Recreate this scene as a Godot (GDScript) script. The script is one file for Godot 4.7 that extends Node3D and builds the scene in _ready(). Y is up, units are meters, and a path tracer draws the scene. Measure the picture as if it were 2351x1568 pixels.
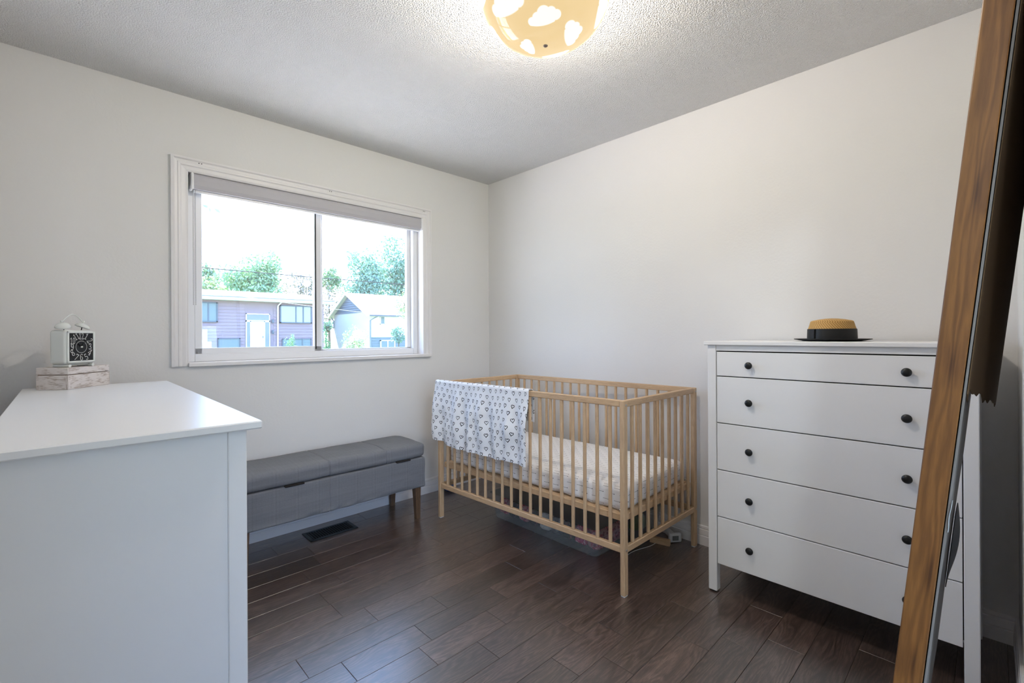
extends Node3D
# A small nursery: window wall at z = 0, long wall at x = 0, floor at y = 0, metres.

const H := 2.44            # ceiling height
const XL := -2.82          # left wall face
const ZC := 3.008          # back wall face (camera side)
var rng := RandomNumberGenerator.new()
var M := {}
var names := {}

# ------------------------------------------------------------------ setup
func set_camera() -> void:
	var yaw := 0.767724
	var roll := -0.005145
	var f := Vector3(sin(yaw), 0, -cos(yaw))
	var r := Vector3(cos(yaw), 0, sin(yaw))
	var u := Vector3.UP
	var r3 := r * cos(roll) + u * sin(roll)
	var u3 := u * cos(roll) - r * sin(roll)
	var cam := Camera3D.new()
	cam.name = "camera"
	cam.transform = Transform3D(Basis(r3, u3, -f), Vector3(-2.5718, 1.1769, 2.9433))
	cam.projection = Camera3D.PROJECTION_FRUSTUM
	cam.near = 0.02
	cam.far = 400.0
	cam.size = 2.0 * cam.near * 784.0 / 1065.55
	cam.frustum_offset = Vector2(0, -cam.near * 14.91 / 1065.55)
	add_child(cam)
	cam.current = true

func set_light() -> void:
	var sm := ProceduralSkyMaterial.new()
	sm.sky_top_color = Color(0.52, 0.72, 1.0)
	sm.sky_horizon_color = Color(0.88, 0.94, 1.0)
	sm.sky_curve = 0.12
	sm.ground_bottom_color = Color(0.45, 0.45, 0.42)
	sm.ground_horizon_color = Color(0.80, 0.82, 0.82)
	sm.sky_energy_multiplier = 1.0
	sm.ground_energy_multiplier = 1.0
	sm.sun_angle_max = 0.0
	var sky := Sky.new()
	sky.sky_material = sm
	var e := Environment.new()
	e.background_mode = Environment.BG_SKY
	e.sky = sky
	e.background_energy_multiplier = 6.3
	e.tonemap_mode = Environment.TONE_MAPPER_LINEAR
	e.tonemap_exposure = 1.5
	e.sdfgi_enabled = true
	e.ssao_enabled = true
	e.ssil_enabled = true
	var w := WorldEnvironment.new()
	w.name = "world_environment"
	w.environment = e
	add_child(w)
	var sun := DirectionalLight3D.new()
	sun.name = "sun"
	sun.light_color = Color(1.0, 0.96, 0.90)
	sun.light_energy = 8.0
	sun.light_angular_distance = 0.6
	sun.shadow_enabled = true
	sun.sky_mode = DirectionalLight3D.SKY_MODE_LIGHT_ONLY
	add_child(sun)
	sun.look_at_from_position(Vector3.ZERO, Vector3(0.25, -1.75, 0.90), Vector3.UP)

# ------------------------------------------------------------------ naming
func numbered(n: String) -> String:
	if not names.has(n):
		names[n] = 0
		return n
	names[n] += 1
	return "%s_%03d" % [n, names[n]]

func tag(o: Node, label: String, category: String, group := "", kind := "") -> void:
	o.set_meta("label", label)
	if category != "": o.set_meta("category", category)
	if group != "": o.set_meta("group", group)
	if kind != "": o.set_meta("kind", kind)

func thing(called: String, label: String, category: String, at := Vector3.ZERO, turn := 0.0, group := "") -> Node3D:
	var o := Node3D.new()
	o.name = numbered(called)
	add_child(o)
	o.position = at
	o.rotation.y = turn
	tag(o, label, category, group)
	return o

func part(called: String, mesh: Mesh, m: Material, parent: Node = null, at := Vector3.ZERO) -> MeshInstance3D:
	var o := MeshInstance3D.new()
	o.mesh = mesh
	o.material_override = m
	o.position = at
	if parent == null:
		o.name = numbered(called)
		add_child(o)
	else:
		o.name = called
		parent.add_child(o, true)
	return o

func struct(called: String, mesh: Mesh, m: Material, label: String) -> MeshInstance3D:
	var o := part(called, mesh, m)
	tag(o, label, "", "", "structure")
	o.set_meta("category", called.get_slice("_", 0))
	return o

# ------------------------------------------------------------------ mesh helpers
func mb() -> SurfaceTool:
	var st := SurfaceTool.new()
	st.begin(Mesh.PRIMITIVE_TRIANGLES)
	return st

func tri(st: SurfaceTool, a: Vector3, b: Vector3, c: Vector3, n: Vector3, ua := Vector2.ZERO, ub := Vector2.ZERO, uc := Vector2.ZERO) -> void:
	if (b - a).cross(c - a).dot(n) > 0.0:
		var t := b; b = c; c = t
		var tu := ub; ub = uc; uc = tu
	st.set_normal(n); st.set_uv(ua); st.add_vertex(a)
	st.set_normal(n); st.set_uv(ub); st.add_vertex(b)
	st.set_normal(n); st.set_uv(uc); st.add_vertex(c)

func quad(st: SurfaceTool, a: Vector3, b: Vector3, c: Vector3, d: Vector3, n: Vector3, uvs := [Vector2(0, 0), Vector2(1, 0), Vector2(1, 1), Vector2(0, 1)]) -> void:
	tri(st, a, b, c, n, uvs[0], uvs[1], uvs[2])
	tri(st, a, c, d, n, uvs[0], uvs[2], uvs[3])

# chamfered box; u runs along its longest side, in metres
func cbox(st: SurfaceTool, c: Vector3, s: Vector3, bev := 0.0015, basis := Basis.IDENTITY, uvo := Vector2.ZERO) -> void:
	var h := s * 0.5
	bev = minf(bev, minf(h.x, minf(h.y, h.z)) * 0.6)
	var la := 0
	if s.y > s[la]: la = 1
	if s.z > s[la]: la = 2
	for a in 3:
		var u := (a + 1) % 3
		var v := (a + 2) % 3
		if v == la or (u != la and s[v] > s[u]):
			var t := u; u = v; v = t
		for sa in [-1.0, 1.0]:
			var q := []
			var uv := []
			for k in [[-1, -1], [1, -1], [1, 1], [-1, 1]]:
				var p := Vector3.ZERO
				p[a] = sa * h[a]
				p[u] = k[0] * (h[u] - bev)
				p[v] = k[1] * (h[v] - bev)
				uv.append(Vector2(p[u] + h[u], p[v] + h[v] + (0.3 * s[u] if a == la else 0.0)) + uvo)
				q.append(c + basis * p)
			var n := Vector3.ZERO
			n[a] = sa
			quad(st, q[0], q[1], q[2], q[3], basis * n, uv)
	if bev <= 0.0: return
	for a in 3:           # edges running along axis a
		var u := (a + 1) % 3
		var v := (a + 2) % 3
		for su in [-1.0, 1.0]:
			for sv in [-1.0, 1.0]:
				var q := []
				var uv := []
				for k in [[0, -1], [1, -1], [1, 1], [0, 1]]:
					var p := Vector3.ZERO
					p[a] = k[1] * (h[a] - bev)
					p[u] = su * (h[u] - (bev if k[0] == 1 else 0.0))
					p[v] = sv * (h[v] - (0.0 if k[0] == 1 else bev))
					q.append(c + basis * p)
					uv.append(Vector2(p[la] + h[la], 0.004 * k[0]) + uvo)
				var n := Vector3.ZERO
				n[u] = su; n[v] = sv
				quad(st, q[0], q[1], q[2], q[3], basis * n.normalized(), uv)
	for sx in [-1.0, 1.0]:
		for sy in [-1.0, 1.0]:
			for sz in [-1.0, 1.0]:
				var sg := Vector3(sx, sy, sz)
				var p := sg * h
				tri(st, c + basis * (p - Vector3(0, sy * bev, sz * bev)), c + basis * (p - Vector3(sx * bev, 0, sz * bev)), c + basis * (p - Vector3(sx * bev, sy * bev, 0)), basis * sg.normalized(), uvo, uvo, uvo)

func box(c: Vector3, s: Vector3, bev := 0.0015, basis := Basis.IDENTITY) -> Mesh:
	var st := mb()
	cbox(st, c, s, bev, basis, Vector2(rng.randf(), rng.randf() * 0.5))
	return st.commit()

func span(a: Vector3, b: Vector3, bev := 0.0015) -> Mesh:      # box from corner to corner
	return box((a + b) * 0.5, (b - a).abs(), bev)

func spans(list: Array, bev := 0.0) -> Mesh:
	var st := mb()
	for p in list:
		cbox(st, (p[0] + p[1]) * 0.5, (p[1] - p[0]).abs(), bev, Basis.IDENTITY, Vector2(rng.randf(), rng.randf()))
	return st.commit()

# beam between two points with a rectangular section (w across, h up)
func beam(a: Vector3, b: Vector3, w: float, h: float, bev := 0.0015) -> Mesh:
	var d := (b - a)
	var z := d.normalized()
	var ref := Vector3.UP if absf(z.y) < 0.9 else Vector3(1, 0, 0)
	var x := ref.cross(z).normalized()
	var y := z.cross(x)
	return box((a + b) * 0.5, Vector3(w, h, d.length()), bev, Basis(x, y, z))

func lathe(profile: Array, seg := 32, uvscale := 1.0) -> Mesh:   # profile of Vector2(radius, height)
	var st := mb()
	var n := profile.size()
	var nor := []
	for i in n:
		var a: Vector2 = profile[maxi(i - 1, 0)]
		var b: Vector2 = profile[mini(i + 1, n - 1)]
		var t := (b - a)
		nor.append(Vector2(t.y, -t.x).normalized())
	var s := 0.0
	for i in n - 1:
		var p: Vector2 = profile[i]
		var q: Vector2 = profile[i + 1]
		var s2 := s + p.distance_to(q)
		for k in seg:
			var a0 := TAU * k / seg
			var a1 := TAU * (k + 1) / seg
			var pts := []
			for e in [[p, a0, nor[i], s], [p, a1, nor[i], s], [q, a1, nor[i + 1], s2], [q, a0, nor[i + 1], s2]]:
				pts.append([Vector3(e[0].x * cos(e[1]), e[0].y, e[0].x * sin(e[1])), Vector3(e[2].x * cos(e[1]), e[2].y, e[2].x * sin(e[1])), Vector2(e[1] / TAU * uvscale, e[3])])
			pts[1][2].x = a1 / TAU * uvscale
			for f in [[0, 1, 2], [0, 2, 3]]:
				var fa: Vector3 = pts[f[0]][0]; var fb: Vector3 = pts[f[1]][0]; var fc: Vector3 = pts[f[2]][0]
				if (fb - fa).cross(fc - fa).length() < 1e-12: continue
				var order := [f[0], f[1], f[2]]
				if (fb - fa).cross(fc - fa).dot(pts[f[0]][1] + pts[f[2]][1]) > 0: order = [f[0], f[2], f[1]]
				for o in order:
					st.set_normal(pts[o][1]); st.set_uv(pts[o][2]); st.add_vertex(pts[o][0])
		s = s2
	return st.commit()

func add_tube(st: SurfaceTool, pts: Array, r: float, seg := 8, r2 := -1.0) -> void:
	var n := pts.size()
	if r2 < 0: r2 = r
	var rings := []
	var up := Vector3(0.13, 0.98, 0.17)
	for i in n:
		var t: Vector3 = (pts[mini(i + 1, n - 1)] - pts[maxi(i - 1, 0)]).normalized()
		if absf(t.dot(up)) > 0.95: up = Vector3(0.95, 0.1, 0.3)
		var x := up.cross(t).normalized()
		var y := t.cross(x)
		up = y
		var ring := []
		var rr := lerpf(r, r2, float(i) / maxf(1, n - 1))
		for k in seg:
			var a := TAU * k / seg
			var d := x * cos(a) + y * sin(a)
			ring.append([pts[i] + d * rr, d])
		rings.append(ring)
	for i in n - 1:
		for k in seg:
			var k2 := (k + 1) % seg
			for f in [[rings[i][k], rings[i][k2], rings[i + 1][k2]], [rings[i][k], rings[i + 1][k2], rings[i + 1][k]]]:
				var fn: Vector3 = (f[1][0] - f[0][0]).cross(f[2][0] - f[0][0])
				if fn.dot(f[0][1]) > 0: f = [f[0], f[2], f[1]]
				for v in f:
					st.set_normal(v[1]); st.set_uv(Vector2(v[0].x, v[0].y)); st.add_vertex(v[0])
	for e in [[0, -1.0], [n - 1, 1.0]]:
		var ring: Array = rings[e[0]]
		var t: Vector3 = (pts[1] - pts[0]) if e[0] == 0 else (pts[n - 1] - pts[n - 2])
		for k in range(1, seg - 1):
			tri(st, ring[0][0], ring[k][0], ring[k + 1][0], t.normalized() * e[1])

func tube(pts: Array, r: float, seg := 8, r2 := -1.0) -> Mesh:
	var st := mb()
	add_tube(st, pts, r, seg, r2)
	return st.commit()

# sheet of thickness t through f(u, v); uv in metres from g(u, v)
func sheet(nu: int, nv: int, f: Callable, g: Callable, t := 0.003) -> Mesh:
	var st := mb()
	var P := []; var N := []; var U := []
	for i in nu + 1:
		for j in nv + 1:
			var u := float(i) / nu
			var v := float(j) / nv
			var e := 0.002
			var n: Vector3 = (f.call(u + e, v) - f.call(u - e, v)).cross(f.call(u, v + e) - f.call(u, v - e)).normalized()
			P.append(f.call(u, v)); N.append(n); U.append(g.call(u, v))
	for side in [1.0, -1.0]:
		for i in nu:
			for j in nv:
				var a := i * (nv + 1) + j
				var q := [a, a + nv + 1, a + nv + 2, a + 1]
				for fidx in [[0, 1, 2], [0, 2, 3]]:
					var o := [q[fidx[0]], q[fidx[1]], q[fidx[2]]]
					var A: Vector3 = P[o[0]]; var B: Vector3 = P[o[1]]; var C: Vector3 = P[o[2]]
					if (B - A).cross(C - A).dot(N[o[0]] * side) > 0: o = [o[0], o[2], o[1]]
					for k in o:
						st.set_normal(N[k] * side); st.set_uv(U[k]); st.add_vertex(P[k] + N[k] * side * t * 0.5)
	var rim := []
	for i in nu: rim.append([i * (nv + 1), (i + 1) * (nv + 1)]); rim.append([i * (nv + 1) + nv, (i + 1) * (nv + 1) + nv])
	for j in nv: rim.append([j, j + 1]); rim.append([nu * (nv + 1) + j, nu * (nv + 1) + j + 1])
	for r in rim:
		var a: Vector3 = P[r[0]]; var b: Vector3 = P[r[1]]
		var na: Vector3 = N[r[0]] * t * 0.5; var nb: Vector3 = N[r[1]] * t * 0.5
		var out := (b - a).cross(na).normalized()
		quad(st, a - na, b - nb, b + nb, a + na, out, [U[r[0]], U[r[1]], U[r[1]], U[r[0]]])
	return st.commit()

# rounded box with a displacement along the normal disp(p, n) and extra sample stations on x
func rbox(s: Vector3, r: float, cells: Vector3i, disp = null, extra_x := []) -> Mesh:
	var h := s * 0.5
	var st := mb()
	var stations := []
	for a in 3:
		var l := []
		for k in 4: l.append(-h[a] + r * (1.0 - cos(PI * 0.5 * k / 4.0)) * 1.0)
		for k in cells[a] + 1: l.append(-h[a] + r + (s[a] - 2 * r) * k / cells[a])
		for k in 4: l.append(h[a] - r + r * sin(PI * 0.5 * (k + 1) / 4.0))
		if a == 0: l.append_array(extra_x)
		l.sort()
		stations.append(l)
	var f := func(q: Vector3) -> Vector3:
		var inner := Vector3(clampf(q.x, -(h.x - r), h.x - r), clampf(q.y, -(h.y - r), h.y - r), clampf(q.z, -(h.z - r), h.z - r))
		var off := q - inner
		var n := off.normalized() if off.length() > 1e-9 else Vector3.ZERO
		var p := inner + n * r
		if disp != null: p += n * disp.call(p, n)
		return p
	for a in 3:
		var u := (a + 1) % 3
		var v := (a + 2) % 3
		for sa in [-1.0, 1.0]:
			var lu: Array = stations[u]
			var lv: Array = stations[v]
			var P := []; var N := []; var U := []
			for x in lu:
				for y in lv:
					var q := Vector3.ZERO
					q[a] = sa * h[a]; q[u] = x; q[v] = y
					var du := Vector3.ZERO; du[u] = 0.0012
					var dv := Vector3.ZERO; dv[v] = 0.0012
					var n: Vector3 = (f.call(q + du) - f.call(q - du)).cross(f.call(q + dv) - f.call(q - dv)).normalized() * sa
					P.append(f.call(q)); N.append(n)
					U.append(Vector2(q.z, q.y) if a == 0 else Vector2(q.z, q.x) if a == 1 else Vector2(q.x, q.y))
			var nv := lv.size()
			for i in lu.size() - 1:
				for j in nv - 1:
					var b := i * nv + j
					for o in [[b, b + nv, b + nv + 1], [b, b + nv + 1, b + 1]]:
						var A: Vector3 = P[o[0]]; var B: Vector3 = P[o[1]]; var C: Vector3 = P[o[2]]
						if (B - A).cross(C - A).dot(N[o[0]]) > 0: o = [o[0], o[2], o[1]]
						for k in o:
							st.set_normal(N[k]); st.set_uv(U[k]); st.add_vertex(P[k])
	return st.commit()

# profile (Vector2 across, depth) swept between two ends that may be mitred: ends give point of each across value
func moulding(profile: Array, enda: Callable, endb: Callable, out: Vector3) -> Mesh:
	var st := mb()
	for i in profile.size() - 1:
		var p: Vector2 = profile[i]
		var q: Vector2 = profile[i + 1]
		var a: Vector3 = enda.call(p.x) + out * p.y
		var b: Vector3 = endb.call(p.x) + out * p.y
		var c: Vector3 = endb.call(q.x) + out * q.y
		var d: Vector3 = enda.call(q.x) + out * q.y
		var n := (b - a).cross(d - a).normalized()
		var across: Vector3 = (enda.call(profile[-1].x) - enda.call(0.0)).normalized()
		var want := out * (q.x - p.x) - across * (q.y - p.y)
		if n.dot(want) < 0: n = -n
		quad(st, a, b, c, d, n)
	for e in [[enda, -1.0], [endb, 1.0]]:
		var along: Vector3 = (endb.call(0.0) - enda.call(0.0)).normalized() * e[1]
		var ec: Callable = e[0]
		var c0: Vector3 = ec.call(profile[0].x)
		for i in profile.size() - 1:
			tri(st, c0, ec.call(profile[i].x) + out * profile[i].y, ec.call(profile[i + 1].x) + out * profile[i + 1].y, along)
	return st.commit()

# ------------------------------------------------------------------ textures
func noise(seed_: int, freq: float, oct := 3, type := FastNoiseLite.TYPE_SIMPLEX_SMOOTH) -> FastNoiseLite:
	var n := FastNoiseLite.new()
	n.seed = seed_
	n.frequency = freq
	n.noise_type = type
	n.fractal_octaves = oct
	return n

func tex(img: Image) -> ImageTexture:
	return ImageTexture.create_from_image(img)

# wood: u (2 m) along the grain, v (0.5 m) across. returns [albedo, height]
func wood_images(w: int, h: int, dark: Color, light: Color, seed_: int, pores: float, rings: float) -> Array:
	var a := Image.create(w, h, false, Image.FORMAT_RGB8)
	var b := Image.create(w, h, false, Image.FORMAT_RGB8)
	var n1 := noise(seed_, 1.0, 3)
	var n2 := noise(seed_ + 1, 1.0, 2)
	var n3 := noise(seed_ + 2, 1.0, 2)
	for y in h:
		var v := 0.5 * y / h
		for x in w:
			var u := 2.0 * x / w
			var warp := n1.get_noise_2d(u * 1.6, v * 9.0)
			var ring := sin((v * 150.0 + warp * 11.0) * 2.0)
			var fib := n2.get_noise_2d(u * 5.0, v * 210.0)
			var pore := n3.get_noise_2d(u * 22.0, v * 620.0)
			var t := 0.5 + rings * 0.22 * ring + 0.26 * fib + 0.22 * n1.get_noise_2d(u * 0.9 + 40.0, v * 14.0)
			if pore > 0.18: t -= pores * (pore - 0.18) * (1.2 + ring * 0.5)
			t = clampf(t, 0.0, 1.0)
			a.set_pixel(x, y, dark.lerp(light, t))
			var hh := clampf(0.5 + 0.35 * (t - 0.5) + 0.12 * warp, 0, 1)
			b.set_pixel(x, y, Color(hh, hh, hh))
	return [tex(a), tex(b)]

func knotty_image(w: int, h: int) -> ImageTexture:          # x across, y along the board
	var im := Image.create(w, h, false, Image.FORMAT_RGB8)
	var n1 := noise(61, 1.0, 3)
	var n2 := noise(62, 1.0, 2)
	var knots := [Vector3(0.62, 0.33, 0.9), Vector3(0.56, 0.46, 0.8), Vector3(0.75, 0.625, 0.8), Vector3(0.60, 0.70, 1.0), Vector3(0.5, 0.12, 0.6)]
	var dark := Color(0.30, 0.175, 0.075)
	var light := Color(0.57, 0.385, 0.19)
	for y in h:
		var v := float(y) / h
		for x in w:
			var u := float(x) / w
			var c := u * 2.2 + n1.get_noise_2d(u * 1.4, v * 7.0) * 0.9
			var kd := 0.0
			for k in knots:
				var dx: float = u - k.x
				var dy: float = (v - k.y) * 16.0
				var d2: float = dx * dx * 6.0 + dy * dy * 1.4
				c += k.z * 1.0 * exp(-d2 * 2.0) * (1.0 if dx > 0 else -1.0) * minf(1.0, absf(dx) * 6.0)
				kd = maxf(kd, exp(-d2 * 16.0))
			var ring := 0.5 + 0.5 * sin(c * 7.0 + n2.get_noise_2d(u * 3.0, v * 22.0) * 0.8)
			var fib := n2.get_noise_2d(u * 90.0, v * 60.0)
			var t := clampf(0.34 + 0.28 * ring + 0.14 * fib + 0.14 * n1.get_noise_2d(u * 3.0, v * 6.0) + 0.12 - kd * 0.55, 0.0, 1.0)
			im.set_pixel(x, y, dark.lerp(light, t))
	return tex(im)

func whitewash_image() -> ImageTexture:
	var w := 512; var h := 256
	var im := Image.create(w, h, false, Image.FORMAT_RGB8)
	var n1 := noise(81, 1.0, 3)
	var n2 := noise(82, 1.0, 3)
	for y in h:
		for x in w:
			var u := 4.0 * x / w
			var v := 2.0 * y / h
			var s := n1.get_noise_2d(u * 1.6, v * 22.0) * 0.7 + n1.get_noise_2d(u * 0.9 + 9.0, v * 2.4) * 0.7
			var t := clampf((s - 0.02) * 2.2, 0.0, 1.0) * (0.55 + 0.45 * n2.get_noise_2d(u * 3.0, v * 60.0))
			im.set_pixel(x, y, Color(0.86, 0.83, 0.81).lerp(Color(0.42, 0.32, 0.25), clampf(t, 0, 1) * 0.75))
	return tex(im)

func stamp(im: Image, p: Vector2, r: float, c: Color) -> void:
	var w := im.get_width(); var h := im.get_height()
	var ri := int(ceil(r + 1))
	for dy in range(-ri, ri + 1):
		for dx in range(-ri, ri + 1):
			var q := Vector2(floor(p.x) + dx, floor(p.y) + dy)
			var k := clampf(r + 0.5 - (q + Vector2(0.5, 0.5)).distance_to(p), 0.0, 1.0)
			if k > 0:
				var xx := posmod(int(q.x), w); var yy := posmod(int(q.y), h)
				im.set_pixel(xx, yy, im.get_pixel(xx, yy).lerp(c, k))

func hearts_image() -> ImageTexture:                       # 0.188 m x 0.144 m
	var im := Image.create(512, 392, false, Image.FORMAT_RGB8)
	im.fill(Color(0.93, 0.93, 0.94))
	var ink := Color(0.05, 0.05, 0.06)
	for row in 4:
		for col in 4:
			var c := Vector2((col + (0.5 if row % 2 == 1 else 0.0)) * 128.0 + 30 + rng.randf_range(-8, 8), row * 98.0 + 48 + rng.randf_range(-7, 7))
			var sx := rng.randf_range(1.25, 1.5)
			var sy := rng.randf_range(1.7, 2.1)
			var a := rng.randf_range(-0.15, 0.3)
			for k in 90:
				var t := lerpf(0.12, TAU - 0.02, k / 89.0)
				var p := Vector2(16.0 * pow(sin(t), 3) * sx, -(13.0 * cos(t) - 5.0 * cos(2 * t) - 2.0 * cos(3 * t) - cos(4 * t)) * sy)
				stamp(im, c + p.rotated(a), 3.4 + 0.6 * sin(t * 0.5 + row), ink)
	return tex(im)

func arrows_image() -> ImageTexture:                       # 0.12 m x 0.06 m
	var im := Image.create(384, 192, false, Image.FORMAT_RGB8)
	im.fill(Color(0.93, 0.92, 0.91))
	var ink := Color(0.10, 0.10, 0.12)
	for a in [[40, 48], [232, 48], [136, 144], [328, 144]]:
		for k in 100: stamp(im, Vector2(a[0] + k * 0.95, a[1]), 1.7, ink)
		stamp(im, Vector2(a[0] + 96, a[1]), 6.5, ink)
		stamp(im, Vector2(a[0], a[1]), 3.5, ink)
	return tex(im)

func weave_image(c: Color, amount: float) -> ImageTexture:
	var n := 256
	var im := Image.create(n, n, false, Image.FORMAT_RGB8)
	var rows := []; var cols := []
	for k in 128: rows.append(rng.randf_range(-1, 1)); cols.append(rng.randf_range(-1, 1))
	for y in n:
		for x in n:
			var over := ((x / 2) + (y / 2)) % 2 == 0
			var t: float = (rows[y / 2] if over else cols[x / 2]) * amount * 0.45 + rng.randf_range(-1.0, 1.0) * amount * (0.8 if over else 1.0)
			im.set_pixel(x, y, Color(clampf(c.r + t, 0, 1), clampf(c.g + t, 0, 1), clampf(c.b + t, 0, 1)))
	return tex(im)

func floral_image(seed_: int, ground: Color, blobs: Array) -> ImageTexture:
	rng.seed = seed_
	var im := Image.create(256, 256, false, Image.FORMAT_RGB8)
	im.fill(ground)
	for k in 46:
		var c: Color = blobs[rng.randi() % blobs.size()]
		var p := Vector2(rng.randf() * 256, rng.randf() * 256)
		var r := rng.randf_range(7, 22)
		for q in 6:
			stamp(im, p + Vector2(r * 0.7, 0).rotated(TAU * q / 6.0 + r), r * 0.55, c.lightened(rng.randf_range(-0.15, 0.25) if q % 2 == 0 else 0.0))
		stamp(im, p, r * 0.35, c.darkened(0.45))
	return tex(im)

func gray_seamless(n: FastNoiseLite, size: int) -> ImageTexture:
	var im := n.get_seamless_image(size, size)
	im.convert(Image.FORMAT_RGB8)
	return tex(im)

# ------------------------------------------------------------------ materials
func mat(c: Color, rough := 0.6, metal := 0.0, spec := 0.5) -> StandardMaterial3D:
	var m := StandardMaterial3D.new()
	m.albedo_color = c
	m.roughness = rough
	m.metallic = metal
	m.metallic_specular = spec
	return m

func relief(m: StandardMaterial3D, t: Texture2D, scale_cm: float) -> void:
	m.heightmap_enabled = true
	m.heightmap_texture = t
	m.heightmap_scale = scale_cm

func make_materials() -> void:
	rng.seed = 11
	var tip := noise(5, 0.035, 3)
	var fine := gray_seamless(tip, 512)
	M.wall = mat(Color(0.888, 0.882, 0.875), 0.75, 0, 0.3)
	M.wall.uv1_triplanar = true
	M.wall.uv1_world_triplanar = true
	M.wall.uv1_scale = Vector3(3, 3, 3)
	relief(M.wall, fine, 0.03)
	var pop := noise(9, 0.045, 2, FastNoiseLite.TYPE_CELLULAR)
	pop.cellular_return_type = FastNoiseLite.RETURN_DISTANCE
	M.ceiling = mat(Color(0.89, 0.885, 0.88), 0.9, 0, 0.2)
	M.ceiling.uv1_triplanar = true
	M.ceiling.uv1_world_triplanar = true
	M.ceiling.uv1_scale = Vector3(2.2, 2.2, 2.2)
	relief(M.ceiling, gray_seamless(noise(9, 0.11, 3), 512), 0.5)
	M.trim = mat(Color(0.91, 0.90, 0.90), 0.4)
	M.vinyl = mat(Color(0.92, 0.92, 0.93), 0.35)
	M.white = mat(Color(0.93, 0.93, 0.93), 0.38)
	M.white_top = mat(Color(0.93, 0.93, 0.93), 0.3)
	M.gap = mat(Color(0.20, 0.20, 0.20), 0.9)
	M.knob = mat(Color(0.055, 0.065, 0.07), 0.38)
	M.glass = mat(Color(0.92, 0.97, 0.95), 0.0)
	M.glass.transparency = BaseMaterial3D.TRANSPARENCY_ALPHA
	M.glass.albedo_color.a = 0.05
	M.gasket = mat(Color(0.10, 0.12, 0.13), 0.7)
	M.blind = mat(Color(0.74, 0.73, 0.75), 0.6)
	M.chain = mat(Color(0.55, 0.55, 0.56), 0.4, 0.3)
	# floor
	var oak := wood_images(1024, 512, Color(0.18, 0.136, 0.12), Color(0.475, 0.392, 0.355), 21, 1.0, 1.0)
	M.planks = []
	for k in 7:
		var tone: float = [1.0, 0.93, 1.05, 0.97, 0.86, 1.02, 0.95][k]
		var m := mat(Color(tone, tone * [1.0, 1.0, 0.99, 1.01, 1.01, 0.99, 1.0][k], tone * [1.0, 0.99, 0.985, 1.015, 1.0, 1.0, 1.01][k]), 0.30, 0, 1.0)
		m.albedo_texture = oak[0]
		m.uv1_scale = Vector3(0.5, 2.0, 1)
		m.clearcoat_enabled = true
		m.clearcoat = 1.0
		m.clearcoat_roughness = 0.28
		relief(m, oak[1], 0.06)
		M.planks.append(m)
	M.subfloor = mat(Color(0.40, 0.36, 0.33), 0.95, 0, 0.1)
	# crib
	var beech := wood_images(512, 256, Color(0.70, 0.57, 0.44), Color(0.87, 0.75, 0.60), 33, 0.5, 0.35)
	M.beech = mat(Color(1, 1, 1), 0.5)
	M.beech.albedo_texture = beech[0]
	M.beech.uv1_scale = Vector3(0.5, 2.0, 1)
	M.beech_edge = mat(Color(0.86, 0.72, 0.55), 0.55)
	M.steel = mat(Color(0.72, 0.72, 0.72), 0.3, 1.0)
	M.blanket = mat(Color(1, 1, 1), 0.9, 0, 0.2)
	M.blanket.albedo_texture = hearts_image()
	M.blanket.uv1_scale = Vector3(1.0 / 0.188, 1.0 / 0.144, 1)
	M.blanket.backlight_enabled = true
	M.blanket.backlight = Color(0.35, 0.35, 0.35)
	M.sheet = mat(Color(1, 1, 1), 0.9, 0, 0.2)
	M.sheet.albedo_texture = arrows_image()
	M.sheet.uv1_scale = Vector3(1.0 / 0.12, 1.0 / 0.06, 1)
	# bench
	M.grey_cloth = mat(Color(1, 1, 1), 0.92, 0, 0.2)
	M.grey_cloth.albedo_texture = weave_image(Color(0.47, 0.475, 0.495), 0.07)
	M.grey_cloth.uv1_scale = Vector3(1.0 / 0.11, 1.0 / 0.11, 1)
	M.grey_cloth.rim_enabled = true
	M.grey_cloth.rim = 0.2
	var leg := wood_images(256, 128, Color(0.30, 0.22, 0.16), Color(0.50, 0.40, 0.31), 44, 0.8, 0.6)
	M.bench_leg = mat(Color(1, 1, 1), 0.5)
	M.bench_leg.albedo_texture = leg[0]
	M.bench_leg.uv1_scale = Vector3(0.5, 2.0, 1)
	M.gap_shade = mat(Color(0.11, 0.09, 0.08), 0.8)  # dark colour standing for shade in the finger gaps
	M.vent = mat(Color(0.20, 0.235, 0.26), 0.35, 0.3)
	M.black = mat(Color(0.012, 0.012, 0.013), 0.8)
	# mirror
	M.walnut = mat(Color(1, 1, 1), 0.45)
	M.walnut.albedo_texture = knotty_image(192, 1536)
	M.mirror = mat(Color(0.93, 0.94, 0.94), 0.0, 1.0)
	M.board = mat(Color(0.50, 0.48, 0.47), 0.8)
	M.kraft = mat(Color(0.38, 0.28, 0.17), 0.8)
	M.tape = mat(Color(0.70, 0.72, 0.74), 0.4)
	# small things
	M.washed = mat(Color(1, 1, 1), 0.75)
	M.washed.albedo_texture = whitewash_image()
	M.washed.uv1_scale = Vector3(4.0, 8.0, 1)
	M.enamel = mat(Color(0.86, 0.87, 0.85), 0.25)
	M.dial = mat(Color(0.035, 0.035, 0.037), 0.25)
	M.print_grey = mat(Color(0.72, 0.72, 0.70), 0.7)
	M.bell_inside = mat(Color(0.30, 0.33, 0.31), 0.4)
	var straw := Image.create(128, 64, false, Image.FORMAT_RGB8)
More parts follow.
